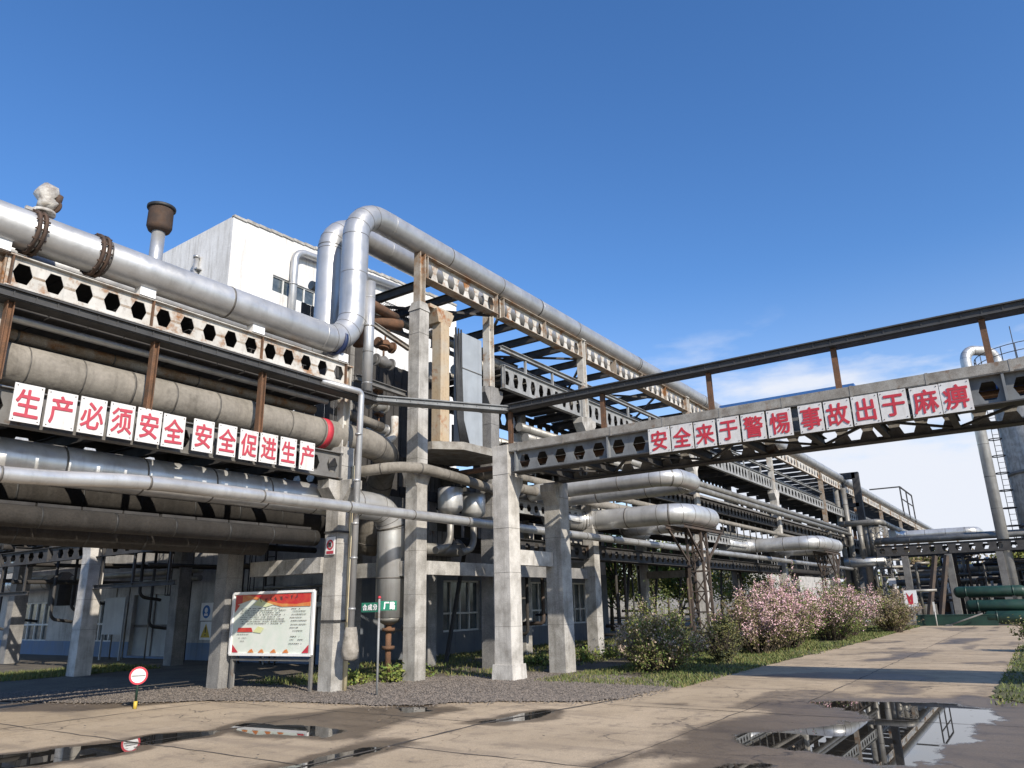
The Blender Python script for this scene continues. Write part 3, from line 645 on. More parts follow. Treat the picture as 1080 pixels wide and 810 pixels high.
# ------------------------------------------------------------------ castellated girders
def girder(name, a, b, z0, z1, label, m='whitesteel', pitch=.48, fl=.16, stiff=2.4, group=None, flmat=None, aw=.60, hf=.30):
    """a, b: (x, y) ends; web with hexagonal openings, two flanges, stiffeners"""
    mid = ((a[0]+b[0])/2, (a[1]+b[1])/2, z0); t = thing(name, mid, label, 'girder', group)
    wb = MB(); wl_ = m == 'whitesteel' and max(a[0], b[0]) < 33; wb.castel(a, b, z0+.02, z1-.02, pitch, aw=aw, hf=hf, weld=1 if wl_ else None); part('web', wb, [m, 'rustpost'] if wl_ else m, t)
    for z in (z0, z1-.018):
        f = MB(); f.bar((*a, z+.009), (*b, z+.009), fl, .018); part('flange', f, flmat or m, t)
    L = math.hypot(b[0]-a[0], b[1]-a[1]); d = ((b[0]-a[0])/L, (b[1]-a[1])/L); n = max(1, int(round(L/stiff)))
    for i in range(n+1):
        u = min(max(L*i/n, .05), L-.05); p = (a[0]+d[0]*u, a[1]+d[1]*u); s = MB()
        s.bar((*p, z0+.021), (*p, z1-.021), fl*.9, .02) if abs(d[0]) < .5 else s.span(p[0]-.012, p[0]+.012, p[1]-fl*.46, p[1]+fl*.46, z0+.021, z1-.021)
        if abs(d[0]) < .5: s = MB(); s.span(p[0]-fl*.46, p[0]+fl*.46, p[1]-.012, p[1]+.012, z0+.021, z1-.021)
        part('stiffener', s, 'rust' if flmat is None and m == 'whitesteel' else (flmat or m), t)
    return t
GG = 'castellated girders of the pipe racks'; GK = 'decks between the girders'
YF, YB = 12.0, 14.7
def deck(x0, x1, z, label, pitch=.5, gap=.18, y0=YF+.1, y1=YB-.1, m='darksteel'):
    mb = MB(); x = x0
    while x < x1-.05:
        e = min(x+pitch-gap*random.uniform(.6, 1.3), x1); mb.span(x, e, y0, y1, z, z+.05); x += pitch
    return solid('rack_deck', mb, m, label, 'deck', GK)

girder('castellated_girder', (4.06, 12.0), (10.94, 12.0), 6.38, 6.9, 'rust-stained white girder with hexagonal holes under the big left pipe', pitch=.45, group=GG, stiff=2.3, hf=.33, aw=.62)
girder('castellated_girder', (-3, 12.0), (3.84, 12.0), 6.38, 6.9, 'white girder end entering at the left edge', pitch=.45, group=GG)
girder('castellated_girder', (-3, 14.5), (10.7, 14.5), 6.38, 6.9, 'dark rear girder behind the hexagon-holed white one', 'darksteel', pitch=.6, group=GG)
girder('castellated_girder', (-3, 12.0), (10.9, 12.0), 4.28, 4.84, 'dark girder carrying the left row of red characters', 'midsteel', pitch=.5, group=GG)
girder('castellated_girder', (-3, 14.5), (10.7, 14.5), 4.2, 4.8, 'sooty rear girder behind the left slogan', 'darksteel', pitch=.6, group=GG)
XS = [13.46, 16.74, 21.84, 31.58, 44.46]
nm = ['first', 'second', 'third', 'fourth']
for i in range(4):
    a, b = XS[i]+(0.02 if i == 0 else .24), XS[i+1]
    girder('castellated_girder', (a, YF), (b, YF), 9.93, 10.58, f'{nm[i]} span of the white rusty top girder, counted from the pipe elbows', pitch=.49, group=GG, stiff=2.45, hf=.33, aw=.72, fl=.30, flmat='rustpost')
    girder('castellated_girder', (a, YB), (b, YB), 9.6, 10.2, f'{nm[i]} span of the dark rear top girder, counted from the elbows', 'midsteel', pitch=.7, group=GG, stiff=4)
for i in range(1, 4):
    a, b = XS[i]+.3, XS[i+1]-.05
    girder('castellated_girder', (a, YF), (b, YF), 7.74, 8.46, f'pale grey mid-level girder, {nm[i-1]} span past the grey cabinet', 'greysteel', pitch=.5, group=GG, stiff=4.9, hf=.32)
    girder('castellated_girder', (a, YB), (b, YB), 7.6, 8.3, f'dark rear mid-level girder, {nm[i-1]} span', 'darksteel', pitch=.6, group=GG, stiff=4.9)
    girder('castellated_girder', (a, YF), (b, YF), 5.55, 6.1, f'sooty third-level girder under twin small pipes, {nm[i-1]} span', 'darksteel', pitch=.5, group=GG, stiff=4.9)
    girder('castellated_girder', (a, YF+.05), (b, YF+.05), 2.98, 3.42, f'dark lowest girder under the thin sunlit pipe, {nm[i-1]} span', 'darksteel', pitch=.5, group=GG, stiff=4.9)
    deck(a+.1, b-.1, 3.2, f'lowest sooty deck of the long rack, {nm[i-1]} span', .62, .08)
    girder('castellated_girder', (a, YF+.1), (b, YF+.1), 4.15, 4.55, f'narrow pale girder behind the expansion loops, {nm[i-1]} span', 'greysteel', pitch=.40, group=GG, stiff=4.9)
ends = [44.7]+[x-.0 for x in FAR]+[131.0]
for i in range(len(ends)-1):
    a, b = ends[i]+(.02 if i == 0 else .26), ends[i+1]-.26
    girder('castellated_girder', (a, YF), (b, YF), 9.93, 10.58, 'far span of the white rusty top girder receding towards the road end', flmat='rustpost', pitch=.8, group='far spans of the white top girder', stiff=6)
    if i < 3:
        girder('castellated_girder', (a, YF), (b, YF), 7.74, 8.4, 'far span of the pale mid-level girder', 'greysteel', pitch=.8, group='far spans of the mid-level girder', stiff=6)
    girder('castellated_girder', (a, YF), (b, YF), 5.4, 6.1, 'far span of the dark third-level girder', 'darksteel', pitch=1., group='far spans of the third-level girder', stiff=6)
# flat channels at handrail height above the mid girder
def beam(name, a, b, h, wd, m, label, cat='beam', group=None, i=True):
    mb = MB(); mb.ibeam(a, b, h, wd) if i else mb.bar(a, b, wd, h); return solid(name, mb, m, label, cat, group)
beam('steel_beam', (16.98, 12.0, 8.98), (31.5, 12.0, 8.98), .14, .14, 'greysteel', 'pale channel running just above the grey mid-level girder', group='long edge beams of the rack')
beam('steel_beam', (31.9, 12.0, 8.98), (57.4, 12.0, 8.98), .14, .14, 'greysteel', 'far pale channel above the mid-level girder past the bridge slogan', group='long edge beams of the rack')
# cross members of every level, one object per bay member
GX = 'cross beams between the front and rear girders'
def cross(x, z, label, m='darksteel', y0=YF+.08, y1=YB-.08, h=.24, wd=.14):
    return beam('cross_beam', (x, y0, z), (x, y1, z), h, wd, m, label, 'beam', GX)
for x in (13.9, 15.1, 16.3, 18.0, 19.4, 20.8, 22.6, 24.5, 26.4, 28.3, 30.2, 32.6, 35, 37.4, 39.8, 42.2):
    cross(x, 10.06, 'dark cross beam under the twin top pipes, seen against the sky')
for x in (17.6, 18.8, 20.0, 21.2, 22.8, 24.1, 25.4, 26.7, 28, 29.3, 30.6, 32.4, 33.8, 35.2, 36.6, 38, 39.4, 40.8, 42.2, 43.6):
    cross(x, 8.2, 'dark cross beam of the mid-level deck')
for x in (17.6, 19, 20.4, 22.8, 24.4, 26, 27.6, 29.2, 30.8, 33, 35, 37, 39, 41, 43):
    cross(x, 5.9, 'dark cross beam of the third-level deck')
for x in range(46, 130, 2):
    cross(x, 10.0, 'far dark cross beam of the top level'); 
for x in range(46, 84, 2):
    cross(x, 8.1, 'far dark cross beam of the mid level'); cross(x, 5.8, 'far dark cross beam of the third level')
for x in (4.6, 5.9, 7.2, 8.5, 9.8): cross(x, 6.5, 'dark cross beam beneath the left pipe, between stiffeners'); cross(x, 4.5, 'dark cross beam behind the left slogan')
for x in (-2, .0, 2.5): cross(x, 6.5, 'dark cross beam at the left rack end')
deck(-3, 10.9, 6.10, 'dark planked deck added for shade above the left lagged pipe', .6, .03, y1=14.4)  # these four left decks are added to block light and darken the rack
deck(-3, 10.9, 4.88, 'dark planked deck added for shade just behind the left slogan', .6, .05, y0=12.75, y1=14.4)
deck(-3, 11.0, 3.28, 'lowest dark deck added for shade in the left rack', .7, .05, y0=12.9, y1=16.4)
deck(-3, 10.9, 6.94, 'uppermost dark deck added for shade under the twin big pipes', .8, .02, y1=14.4)
for i in range(1, 4):
    deck(XS[i]+.3, XS[i+1]-.3, 8.34, f'slatted mid-level deck, {nm[i-1]} span past the grey cabinet', .62, .17)
    deck(XS[i]+.3, XS[i+1]-.3, 6.03, f'sooty third-level deck, {nm[i-1]} span past the grey cabinet', .62, .10)
    deck(XS[i]+.3, XS[i+1]-.3, 4.40, f'low sooty deck behind the loops, {nm[i-1]} span', .62, .14)
def rear_backing(x0, x1, z0, z1, label):  # added dark backing that hides the sky between rack levels
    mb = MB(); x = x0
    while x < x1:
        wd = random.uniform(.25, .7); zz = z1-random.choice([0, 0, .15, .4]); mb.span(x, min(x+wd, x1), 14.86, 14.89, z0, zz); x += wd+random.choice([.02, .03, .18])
    return solid('dark_backing', mb, 'darksteel', label, 'panel')
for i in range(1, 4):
    rear_backing(XS[i]+.3, XS[i+1]-.3, 4.45, 5.75, f'dark patchy backing added behind the thin pipes above the loops, {nm[i-1]} span')
    rear_backing(XS[i]+.3, XS[i+1]-.3, 6.1, 7.3, f'dark patchy backing added behind the twin small pipes, {nm[i-1]} span')
    rear_backing(XS[i]+.3, XS[i+1]-.3, 3.25, 4.3, f'dark patchy backing added behind the steam pipe, {nm[i-1]} span')
rear_backing(44.8, 84, 6.1, 7.6, 'dark patchy backing added along the far third level'); rear_backing(44.8, 84, 3.2, 5.4, 'dark patchy backing added along the far lower levels')
deck(44.8, 84, 8.3, 'far slatted mid-level deck of the long rack', .8, .2); deck(44.8, 110, 6.0, 'far sooty third-level deck of the long rack', .8, .12)
mb = MB()  # two dark backings added so the gaps behind risers and platform look shaded
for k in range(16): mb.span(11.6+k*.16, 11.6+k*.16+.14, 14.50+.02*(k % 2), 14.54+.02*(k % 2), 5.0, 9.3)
solid('dark_backing', mb, 'darksteel', 'dark backing added for shade behind the risers and valves', 'panel')
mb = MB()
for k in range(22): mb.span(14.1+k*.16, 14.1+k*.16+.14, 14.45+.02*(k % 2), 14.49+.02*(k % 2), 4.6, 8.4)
solid('dark_backing', mb, 'darksteel', 'dark backing added for shade behind the ochre duct and grey panel', 'panel')
# wind bracing rods of the top level
GB = 'wind bracing rods of the top level'
for i, (a, b) in enumerate([(13.6, 16.6), (17.0, 19.4), (19.4, 21.8), (22.2, 25.3), (25.3, 28.4), (28.4, 31.5), (31.9, 36), (36, 40), (40, 44.4)]):
    ya, yb = (YF+.1, YB-.1) if i % 2 else (YB-.1, YF+.1)
    mb = MB(); mb.bar((a, ya, 9.92), (b, yb, 9.92), .07, .07); solid('bracing_rod', mb, 'darksteel', 'thin diagonal brace crossing the open sky gaps of the top level', 'brace', GB)
# short struts between mid girder and channel
for x in (18.3, 19.9, 23.5, 25.5, 27.5, 29.5, 33.5, 36.5, 39.5, 42.5):
    mb = MB(); mb.bar((x, 12, 8.47), (x, 12, 8.9), .07, .07); solid('strut', mb, 'greysteel', 'short upright between the mid-level girder and the channel', 'strut', 'uprights on the mid-level girder')
for x in (5.9, 8.1):
    pass

mb = MB(); H_ = [(14.2+.0068*k, 14.3+.24*math.cos(k*.55), 9.95+.24*math.sin(k*.55)) for k in range(400)]
mb.tube(H_, .008, 4, cap=False); solid('razor_wire', mb, 'darksteel', 'coil of razor wire against the sky behind the grey panel', 'wire')
# ------------------------------------------------------------------ pipes
def pipe(name, label, pts, r, m='alu', br=None, seams=1.2, flanges=(), n=16, cat='pipe', group=None, saddles=(), capped=False):
    """pipe with rounded elbows and cladding seams; flanges / saddles are parts"""
    path = bend(pts, br or r*2.2) if len(pts) > 2 else [Vector(p) for p in pts]
    mb = MB(); mb.tube(path, r, n)
    if seams:
        acc = .4
        for a, b in zip(path[:-1], path[1:]):
            L = (b-a).length
            if L < .01: continue
            d = (b-a)/L; u = acc
            while u < L:
                mb.ring(a+d*u, d, r*1.012+.002, random.uniform(.018, .04), n, 0 if m == 'silver' and random.random() < .5 else 1); u += seams*random.uniform(.9, 1.1)
            acc = u-L
    if r > .2 and len(pts) > 2 and m in ('silver', 'alu', 'duct'):
        for i in range(2, len(path)-2):
            if (path[i+1]-path[i]).length < r*1.3 and i % 2 == 0: mb.ring(path[i], path[i+1]-path[i-1], r*1.006+.001, .014, n, 1)
    if capped:
        d = (path[-1]-path[-2]).normalized(); mb.tube([path[-1], path[-1]+d*r*.25, path[-1]+d*r*.42], [r*.99, r*.75, r*.2], n)
    o = solid(name, mb, [m, 'black' if m in ('lagdark', 'darksteel') else 'seam'], label, cat, group)
    for f in flanges:
        p, d, fm = f; g = MB(); p = Vector(p); dd = Vector(d).normalized()
        g.ring(p-dd*.045, dd, r*1.18, .05, 24); g.ring(p+dd*.045, dd, r*1.18, .05, 24)
        sd = dd.cross(Vector((0, .3, 1))).normalized(); s2 = dd.cross(sd)
        for k in range(14):
            a = 2*math.pi*k/14; q = p+(sd*math.cos(a)+s2*math.sin(a))*r*1.12; g.tube([q-dd*.10, q+dd*.10], .016, 6)
        part('flange', g, fm, o)
    for x in saddles:
        s = MB(); s.span(x-.14, x+.14, path[0].y-.1, path[0].y+.1, path[0].z-r-.14, path[0].z-r+.05); part('saddle', s, 'white', o)
    return o
ZT, ZL = 10.93, 7.36
# twin big pipes: low run at the left, risers, high run to the far end
pipe('process_pipe', 'big silver pipe along the left rack, bending up and over along the top', [(-4, 12, ZL), (11.05, 12, ZL), (11.05, 12, ZT), (131.5, 12, ZT)], .315, 'silver', br=.80, seams=2.4, n=24,
     flanges=[((4.32, 12, ZL), (1, 0, 0), 'brown'), ((5.3, 12, ZL), (1, 0, 0), 'brown')], saddles=(3.9, 6.2, 8.5, 10.75), group='twin big silver pipes', capped=True)
pipe('process_pipe', 'second big silver pipe just behind, with its own elbows', [(-4, 13.05, ZL), (11.2, 13.05, ZL), (11.2, 13.05, ZT+.02), (131, 13.05, ZT+.02)], .315, 'silver', br=.80, seams=2.4, n=24, group='twin big silver pipes', capped=True)
mb = MB(); mb.ring((10.62, 12, ZL), (1, 0, 0), .335, .09, 24); solid('pipe_clamp', mb, 'navy', 'narrow dark blue clamp band at the elbow of the big left pipe', 'clamp')
for x in (17, 24.5, 31.8): 
    mb = MB(); mb.ring((x+2, 12, ZT), (1, 0, 0), .322, .05, 24); solid('pipe_clamp', mb, 'darksteel', 'thin dark clamp band around the high silver pipe', 'clamp', 'clamp bands on the high pipe')
# saddles under the high pipe
for x in (14.6, 17.2, 19.5, 22.3, 25, 27.6, 30.2, 33, 36, 39, 42, 45):
    mb = MB(); mb.span(x-.1, x+.1, 11.92, 12.08, 10.582, 10.66); mb.span(x-.16, x+.16, 11.85, 12.15, 10.66, 10.70); solid('pipe_shoe', mb, 'midsteel', 'small steel shoe between the top girder and the high pipe', 'pipe shoe', 'pipe shoes on the top girder')
# wrapped valve on the left pipe
t = thing('wrapped_valve', (4.42, 12, 7.67), 'valve wrapped in torn white plastic on top of the big left pipe', 'valve')
mb = MB(); mb.tube([(4.42, 12, 7.6), (4.42, 12, 7.82)], .1, 12); mb.ring((4.42, 12, 7.76), (0, 0, 1), .17, .05); mb.box((4.25, 11.95, 7.72), (.22, .06, .05)); part('stem', mb, 'wrap', t)
mb = MB(); pr = [(.09, 7.82), (.17, 7.9), (.12, 8.0), (.19, 8.1), (.15, 8.2), (.05, 8.27)]
mb.tube([(4.43+random.uniform(-.02, .02), 12+random.uniform(-.02, .02), z) for r_, z in pr], [r_ for r_, z in pr], 9)
mb.v = [(x+random.uniform(-.025, .025), y+random.uniform(-.025, .025), z+random.uniform(-.02, .02)) for x, y, z in mb.v]; part('wrapping', mb, 'wrap', t)
mb = MB(); mb.tube([(4.56, 11.9, 7.95), (4.58, 11.9, 8.1)], .05, 8); mb.ring((4.56, 11.92, 7.9), (1, .3, 0), .1, .03); part('handwheel', mb, 'brown', t)
# vent with brown bucket
t = thing('vent_silencer', (6.85, 13.05, 7.6), 'silver vent pipe topped by a dark brown bucket-shaped silencer', 'vent')
mb = MB(); mb.tube([(6.85, 13.05, 7.55), (6.85, 13.05, 8.9)], .125, 16); part('pipe', mb, 'silver', t)
mb = MB(); mb.lathe((6.85, 13.05, 0), [(.12, 8.80), (.20, 8.83), (.235, 8.91), (.23, 9.26), (.24, 9.29)], 24); part('bucket', mb, 'brown', t)
mb = MB(); mb.lathe((6.85, 13.05, 0), [(.255, 9.29), (.268, 9.31), (.268, 9.35), (.22, 9.37), (.17, 9.37)], 24); part('rim', mb, 'black', t)
# left rack lower pipes
pipe('lagged_pipe', 'fat grey cement-lagged pipe above the left row of red characters', [(-4, 12.35, 5.3), (12.7, 12.35, 5.3), (14.2, 14.0, 5.1), (14.2, 14.6, 3)], .33, 'lagging', br=.9, seams=.85, n=20)
mb = MB(); mb.ring((10.6, 12.35, 5.3), (1, 0, 0), .338, .16, 24); solid('pipe_band', mb, 'red', 'faded red band around the lagged pipe near the stained column', 'pipe band')
pipe('clad_pipe', 'wide dull pipe below the left slogan turning down into a vertical duct', [(-4, 12.72, 3.92), (13.25, 12.72, 3.92), (13.25, 12.72, 1.38)], .33, 'alu', br=.6, seams=1.3, n=20)
pipe('steam_pipe', 'thin sunlit pipe running the length of the rack below the slogans', [(-4, 11.35, 3.46), (4.6, 11.35, 3.46), (6.2, 11.35, 3.60), (61, 11.35, 3.60)], .115, 'alu', br=.6, seams=2.0, n=12, flanges=())
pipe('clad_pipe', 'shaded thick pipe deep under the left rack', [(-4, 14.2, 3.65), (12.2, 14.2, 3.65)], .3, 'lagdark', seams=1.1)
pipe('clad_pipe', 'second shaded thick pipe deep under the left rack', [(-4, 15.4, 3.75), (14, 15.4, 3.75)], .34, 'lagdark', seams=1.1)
pipe('clad_pipe', 'rusty narrow pipe between the cable tray and the lagged pipe', [(-4, 12.62, 5.86), (10.6, 12.62, 5.86)], .10, 'rustpost', seams=1.6)
pipe('clad_pipe', 'pale thin pipe highest behind the left cable tray', [(-4, 12.2, 5.98), (10.6, 12.2, 5.98)], .06, 'alu', seams=0)
pipe('clad_pipe', 'dark pipe behind the left slogan girder', [(-4, 13.4, 4.95), (11.5, 13.4, 4.95)], .18, 'duct', seams=1.2)
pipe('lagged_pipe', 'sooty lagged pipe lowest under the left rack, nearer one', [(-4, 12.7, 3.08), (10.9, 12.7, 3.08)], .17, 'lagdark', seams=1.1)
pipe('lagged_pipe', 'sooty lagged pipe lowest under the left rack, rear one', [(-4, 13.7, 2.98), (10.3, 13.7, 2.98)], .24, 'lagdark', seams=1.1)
# cap of the vertical duct and its rusty tail
t = thing('duct_outlet', (13.25, 12.72, 0), 'rusty outlet tail with a flange below the vertical duct', 'pipe')
mb = MB(); mb.lathe((13.25, 12.72, 0), [(.32, 1.375), (.24, 1.3), (.1, 1.22)], 20); part('reducer', mb, 'duct', t)
mb = MB(); mb.tube([(13.25, 12.72, 1.25), (13.25, 12.72, 0)], .07, 12); part('tail_pipe', mb, 'rust', t)
for zz in (1.12, .72):
    mb = MB(); mb.ring((13.25, 12.72, zz), (0, 0, 1), .15, .07); part('flange', mb, 'rust', t)
mb = MB(); mb.tube([(13.3, 12.9, 1.1), (13.75, 12.65, 1.1)], .035, 8); mb.ring((13.7, 12.68, 1.1), (1, -.6, .2), .12, .03); mb.ring((13.5, 12.78, 1.1), (1, -.6, 0), .08, .05); part('valve', mb, 'midsteel', t)
# downpipe, white
t = thing('rain_downpipe', (10.9, 11.5, 0), 'white downpipe with a sacking-wrapped lower end beside the stained column', 'pipe')
mb = MB(); mb.tube(bend([(9.9, 11.62, 6.18), (10.95, 11.5, 6.16), (10.9, 11.5, .95)], .10), .068, 12)
for z in (1.6, 2.6, 3.3, 4.2, 5.2): mb.ring((10.91, 11.5, z), (0, 0, 1), .077, .04)
part('pipe', mb, 'silver', t)
mb = MB(); pr = [(.10, 1.25), (.13, 1.1), (.15, .95), (.17, .8), (.15, .66), (.1, .62)]; mb.tube([(10.9, 11.5, z) for r_, z in pr], [r_ for r_, z in pr], 10)
mb.v = [(x+random.uniform(-.02, .02), y+random.uniform(-.02, .02), z) for x, y, z in mb.v]; part('wrapping', mb, 'sack', t)
# silver riser pipe beside the big elbows
pipe('riser_pipe', 'narrow silver riser beside the big elbows', [(11.35, 11.75, 9.0), (11.35, 11.75, 6.3)], .12, 'silver', seams=.7, group=None)
pipe('rusty_pipe', 'rusty brown elbow pipe right of the big risers', [(11.6, 12.35, 7.6), (11.6, 12.35, 8.85), (13.1, 12.6, 8.85)], .13, 'rust', br=.25, seams=0)
pipe('rusty_pipe', 'lower rusty pipe meeting the tall column head', [(11.4, 13.0, 8.55), (13.2, 12.5, 8.65)], .15, 'rust', seams=0)
pipe('clad_pipe', 'pale sloping pipe behind the first top span', [(11.6, 14.2, 9.7), (60, 14.2, 9.7)], .12, 'duct', seams=2.)
# middle cluster between the tall column and the bridge end
t = thing('riser_duct', (14.55, 12.3, 5.7), 'ochre rusted sheet-metal duct standing on the octagonal platform', 'duct')
mb = MB(); mb.span(14.34, 14.70, 12.1, 12.4, 5.72, 9.0); part('body', mb, 'ochre', t)
mb = MB(); mb.taper((14.5, 12.35), 9.0, 9.35, .5, .5, .75, .55); mb.span(13.95, 14.9, 12.15, 12.6, 9.35, 9.45); part('hood', mb, 'ochre', t)
t = thing('grey_cabinet', (15.55, 12.1, 5.7), 'tall pale grey sheet panel on the platform right of the ochre duct', 'cabinet')
mb = MB(); mb.span(15.2, 16.1, 12.05, 12.35, 5.72, 8.95); part('body', mb, 'greypanel', t)
mb = MB(); mb.span(15.2, 16.1, 12.03, 12.048, 7.9, 7.92); mb.span(15.2, 16.1, 12.03, 12.048, 6.8, 6.82); part('seam', mb, 'midsteel', t)
mb = MB()
for k in range(7):
    x = 14.88+.04*k; mb.tube([(x, 12.02+.03*(k % 3), 9.0), (x+.02*math.sin(k), 12.0, 7.6), (x+.03, 11.98, 6.4), (x+.14+.02*k, 11.95, 5.7)], .025, 6)
tag(solid('cable_bundle', mb, 'black'), 'bundle of black cables dropping beside the grey panel', 'cables')
mb = MB(); P = [(13.9, 12.0), (14.5, 11.45), (15.8, 11.4), (16.5, 11.7), (16.5, 12.9), (15.7, 13.3), (14.4, 13.3), (13.9, 12.8)]
n = len(mb.v); mb.v += [(x, y, 5.42) for x, y in P]+[(x, y, 5.62) for x, y in P]; mb.face(range(7, -1, -1)); mb.face(range(8, 16))
for i in range(8): mb.face((i, (i+1) % 8, 8+(i+1) % 8, 8+i))
solid('platform', mb, 'planks', 'octagonal plank platform beneath the ochre duct and grey panel', 'platform')
GD = 'shiny drums under the platform'
for x, y, lb in ((15.0, 12.3, 'left one of two shiny metal drums under the octagonal platform'), (16.25, 12.5, 'right one of two shiny metal drums under the octagonal platform')):
    t = thing('metal_drum', (x, y, 3.6), lb, 'drum', GD)
    mb = MB(); mb.lathe((x, y, 0), [(.12, 3.85), (.30, 4.0), (.33, 4.05), (.33, 4.55), (.3, 4.58)], 24); part('shell', mb, 'alu', t)
    mb = MB(); mb.tube(bend([(x, y, 3.95), (x, y, 3.1), (x-.7, y-.1, 2.95)], .3), .09, 12); part('outlet', mb, 'duct', t)
pipe('clad_pipe', 'mid-height pipe bending round the tall column below the lagged pipe', [(11.5, 13.4, 4.55), (12.6, 11.6, 4.78), (14.3, 11.6, 4.72), (18.0, 12.4, 4.7)], .13, 'lagging', br=.6, seams=1.)
pipe('clad_pipe', 'dark low pipe looping under the two drums', [(13.7, 13, 3.05), (16.4, 13, 3.05), (16.9, 13.6, 3.3)], .16, 'duct', br=.4, seams=1.)
mb = MB()
for k in range(12): mb.span(14.0+k*.2, 14.0+k*.2+.17, 13.4, 13.44, 2.75, 3.6)
solid('corrugated_screen', mb, 'midsteel', 'grey corrugated screen behind the drum outlets', 'panel')
mb = MB()
for k in range(14): mb.span(14.0+k*.18, 14.0+k*.18+.15, 13.2, 13.24, 4.62, 5.4)
solid('corrugated_screen', mb, 'darksteel', 'dark slatted screen directly below the platform', 'panel')
# valves and stubs in the gap between elbow and tall column
GV = 'small valves behind the risers'
for i, (x, y, z, lb) in enumerate([(11.9, 12.3, 6.35, 'pale valve body left of the tall column above the cable tray'), (12.35, 12.4, 6.3, 'round valve cover next to the tall column'), (12.9, 12.9, 5.9, 'short valve stub below the tray beside the tall column'), (12.2, 12.1, 7.3, 'small dark valve high between riser and tall column'), (12.75, 12.6, 8.0, 'topmost valve between the riser and the tall column')]):
    t = thing('valve', (x, y, z), lb, 'valve', GV)
    mb = MB(); mb.tube([(x-.3, y, z), (x-.15, y, z), (x, y, z), (x+.15, y, z), (x+.3, y, z)], [.09, .10, .16, .10, .09], 12); mb.ring((x-.25, y, z), (1, 0, 0), .15, .05); mb.ring((x+.25, y, z), (1, 0, 0), .15, .05); part('body', mb, ['lagging', 'duct', 'silver', 'midsteel', 'rust'][i], t)
    mb = MB(); mb.tube([(x, y, z+.1), (x, y, z+.35)], .025, 8); mb.ring((x, y, z+.36), (.2, 0, 1), .13, .025); part('handwheel', mb, 'rust', t)
pipe('clad_pipe', 'short white pipe dropping below the tray left of the tall column', [(12.85, 12.3, 6.1), (12.85, 12.3, 5.55), (12.5, 12.5, 5.4)], .09, 'whitesteel', br=.15, seams=0)
pipe('clad_pipe', 'pale angled pipe beneath the tray behind the downpipe', [(11.2, 12.5, 5.95), (12.7, 12.6, 5.85)], .12, 'lagging', seams=.8)
beam('steel_beam', (11.3, 12.2, 8.35), (13.2, 12.2, 7.95), .12, .1, 'planks', 'sloping pale steel beam between riser and tall column', group=None)
beam('steel_beam', (11.3, 12.1, 6.7), (13.2, 12.3, 6.75), .14, .12, 'midsteel', 'dark steel beam left of the tall column above the valves', group=None)

# right-hand rack pipes
GR = 'pipes along the long rack'
def rp(y, z, r, x0, x1, m, label, seams=2.0): pipe('rack_pipe', label, [(x0, y, z), (x1, y, z)], r, m, seams=seams, n=12, group=GR)
rp(11.55, 6.52, .13, 17.2, 62, 'duct', 'upper one of the twin small pipes on the rack front')
rp(11.35, 6.18, .13, 17.2, 62, 'duct', 'lower one of the twin small pipes on the rack front')
rp(12.5, 8.68, .16, 17, 80, 'duct', 'front pipe on the mid-level deck'); rp(13.1, 8.72, .2, 17, 80, 'duct', 'second pipe on the mid-level deck'); rp(13.8, 8.68, .16, 17, 80, 'duct', 'third pipe on the mid-level deck'); rp(14.3, 8.64, .11, 17, 80, 'duct', 'rearmost thin pipe on the mid-level deck')
rp(12.5, 6.22, .18, 17, 80, 'duct', 'front pipe on the third-level deck'); rp(13.2, 6.25, .22, 17, 80, 'duct', 'second pipe on the third-level deck'); rp(14.0, 6.22, .18, 17, 80, 'duct', 'rear pipe on the third-level deck')
rp(11.75, 5.12, .10, 17.4, 60, 'lagging', 'thin grey pipe between the first two loops'); rp(11.7, 4.78, .14, 17.0, 33, 'lagging', 'grey pipe emerging behind the bridge end column')
rp(12.6, 4.72, .2, 17, 60, 'duct', 'shaded pipe behind the narrow pale girder'); rp(13.4, 4.7, .25, 17, 60, 'duct', 'shaded thick pipe furthest behind the narrow pale girder')
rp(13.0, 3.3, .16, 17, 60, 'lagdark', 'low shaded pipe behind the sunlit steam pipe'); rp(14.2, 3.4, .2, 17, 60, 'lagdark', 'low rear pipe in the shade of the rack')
# ladder-like vertical hangers below third level
GH = 'short hangers under the rack decks'
for i in range(26):
    x = 18+i*1.05
    mb = MB(); mb.bar((x, 12.25, 4.56), (x, 12.25, 5.54), .05, .05); solid('hanger', mb, 'midsteel', 'short steel hanger between two deck levels of the long rack', 'hanger', GH)

# expansion loops
GL = 'horizontal expansion loops'
def loop(x0, x1, z, yo, r, m, label, yi=12.9, tail=6):
    pipe('expansion_loop', label, [(x0-tail, yi, z), (x0, yi, z), (x0, yo, z), (x1, yo, z), (x1, yi, z), (x1+tail, yi, z)], r, m, br=r*2.4, seams=1.5, n=20, cat='pipe loop', group=GL)
loop(18.4, 20.2, 4.78, 7.5, .24, 'alu', 'nearest expansion loop right under the bridge', tail=1.2)
loop(22.1, 25.0, 4.24, 8.75, .33, 'alu', 'large shiny loop with bright bend above the nearest lattice tower', yi=12.4, tail=2.0)
loop(39.2, 44.0, 4.25, 8.7, .34, 'alu', 'long loop reaching out over the pink shrubs', yi=12.4, tail=3)
pipe('expansion_loop', 'farthest silver loop stretching towards the road end', [(68, 9.3, 6.5), (71, 9.3, 6.5), (71, 3.5, 6.5), (77, 3.5, 6.5), (77, 11, 6.5)], .36, 'alu', br=.85, seams=1.5, n=18, cat='pipe loop', group=GL)
pipe('clad_pipe', 'far pipe jutting out above the bundled uprights, then along the rack', [(62, 12, 7.0), (62, 9.1, 7.0), (68.5, 9.1, 6.95), (95, 9.1, 7.3)], .22, 'duct', br=.5, seams=2)
pipe('clad_pipe', 'far low pipe below the bundled uprights', [(62, 12, 4.1), (62, 9.2, 4.1)], .36, 'alu', seams=2, capped=True)
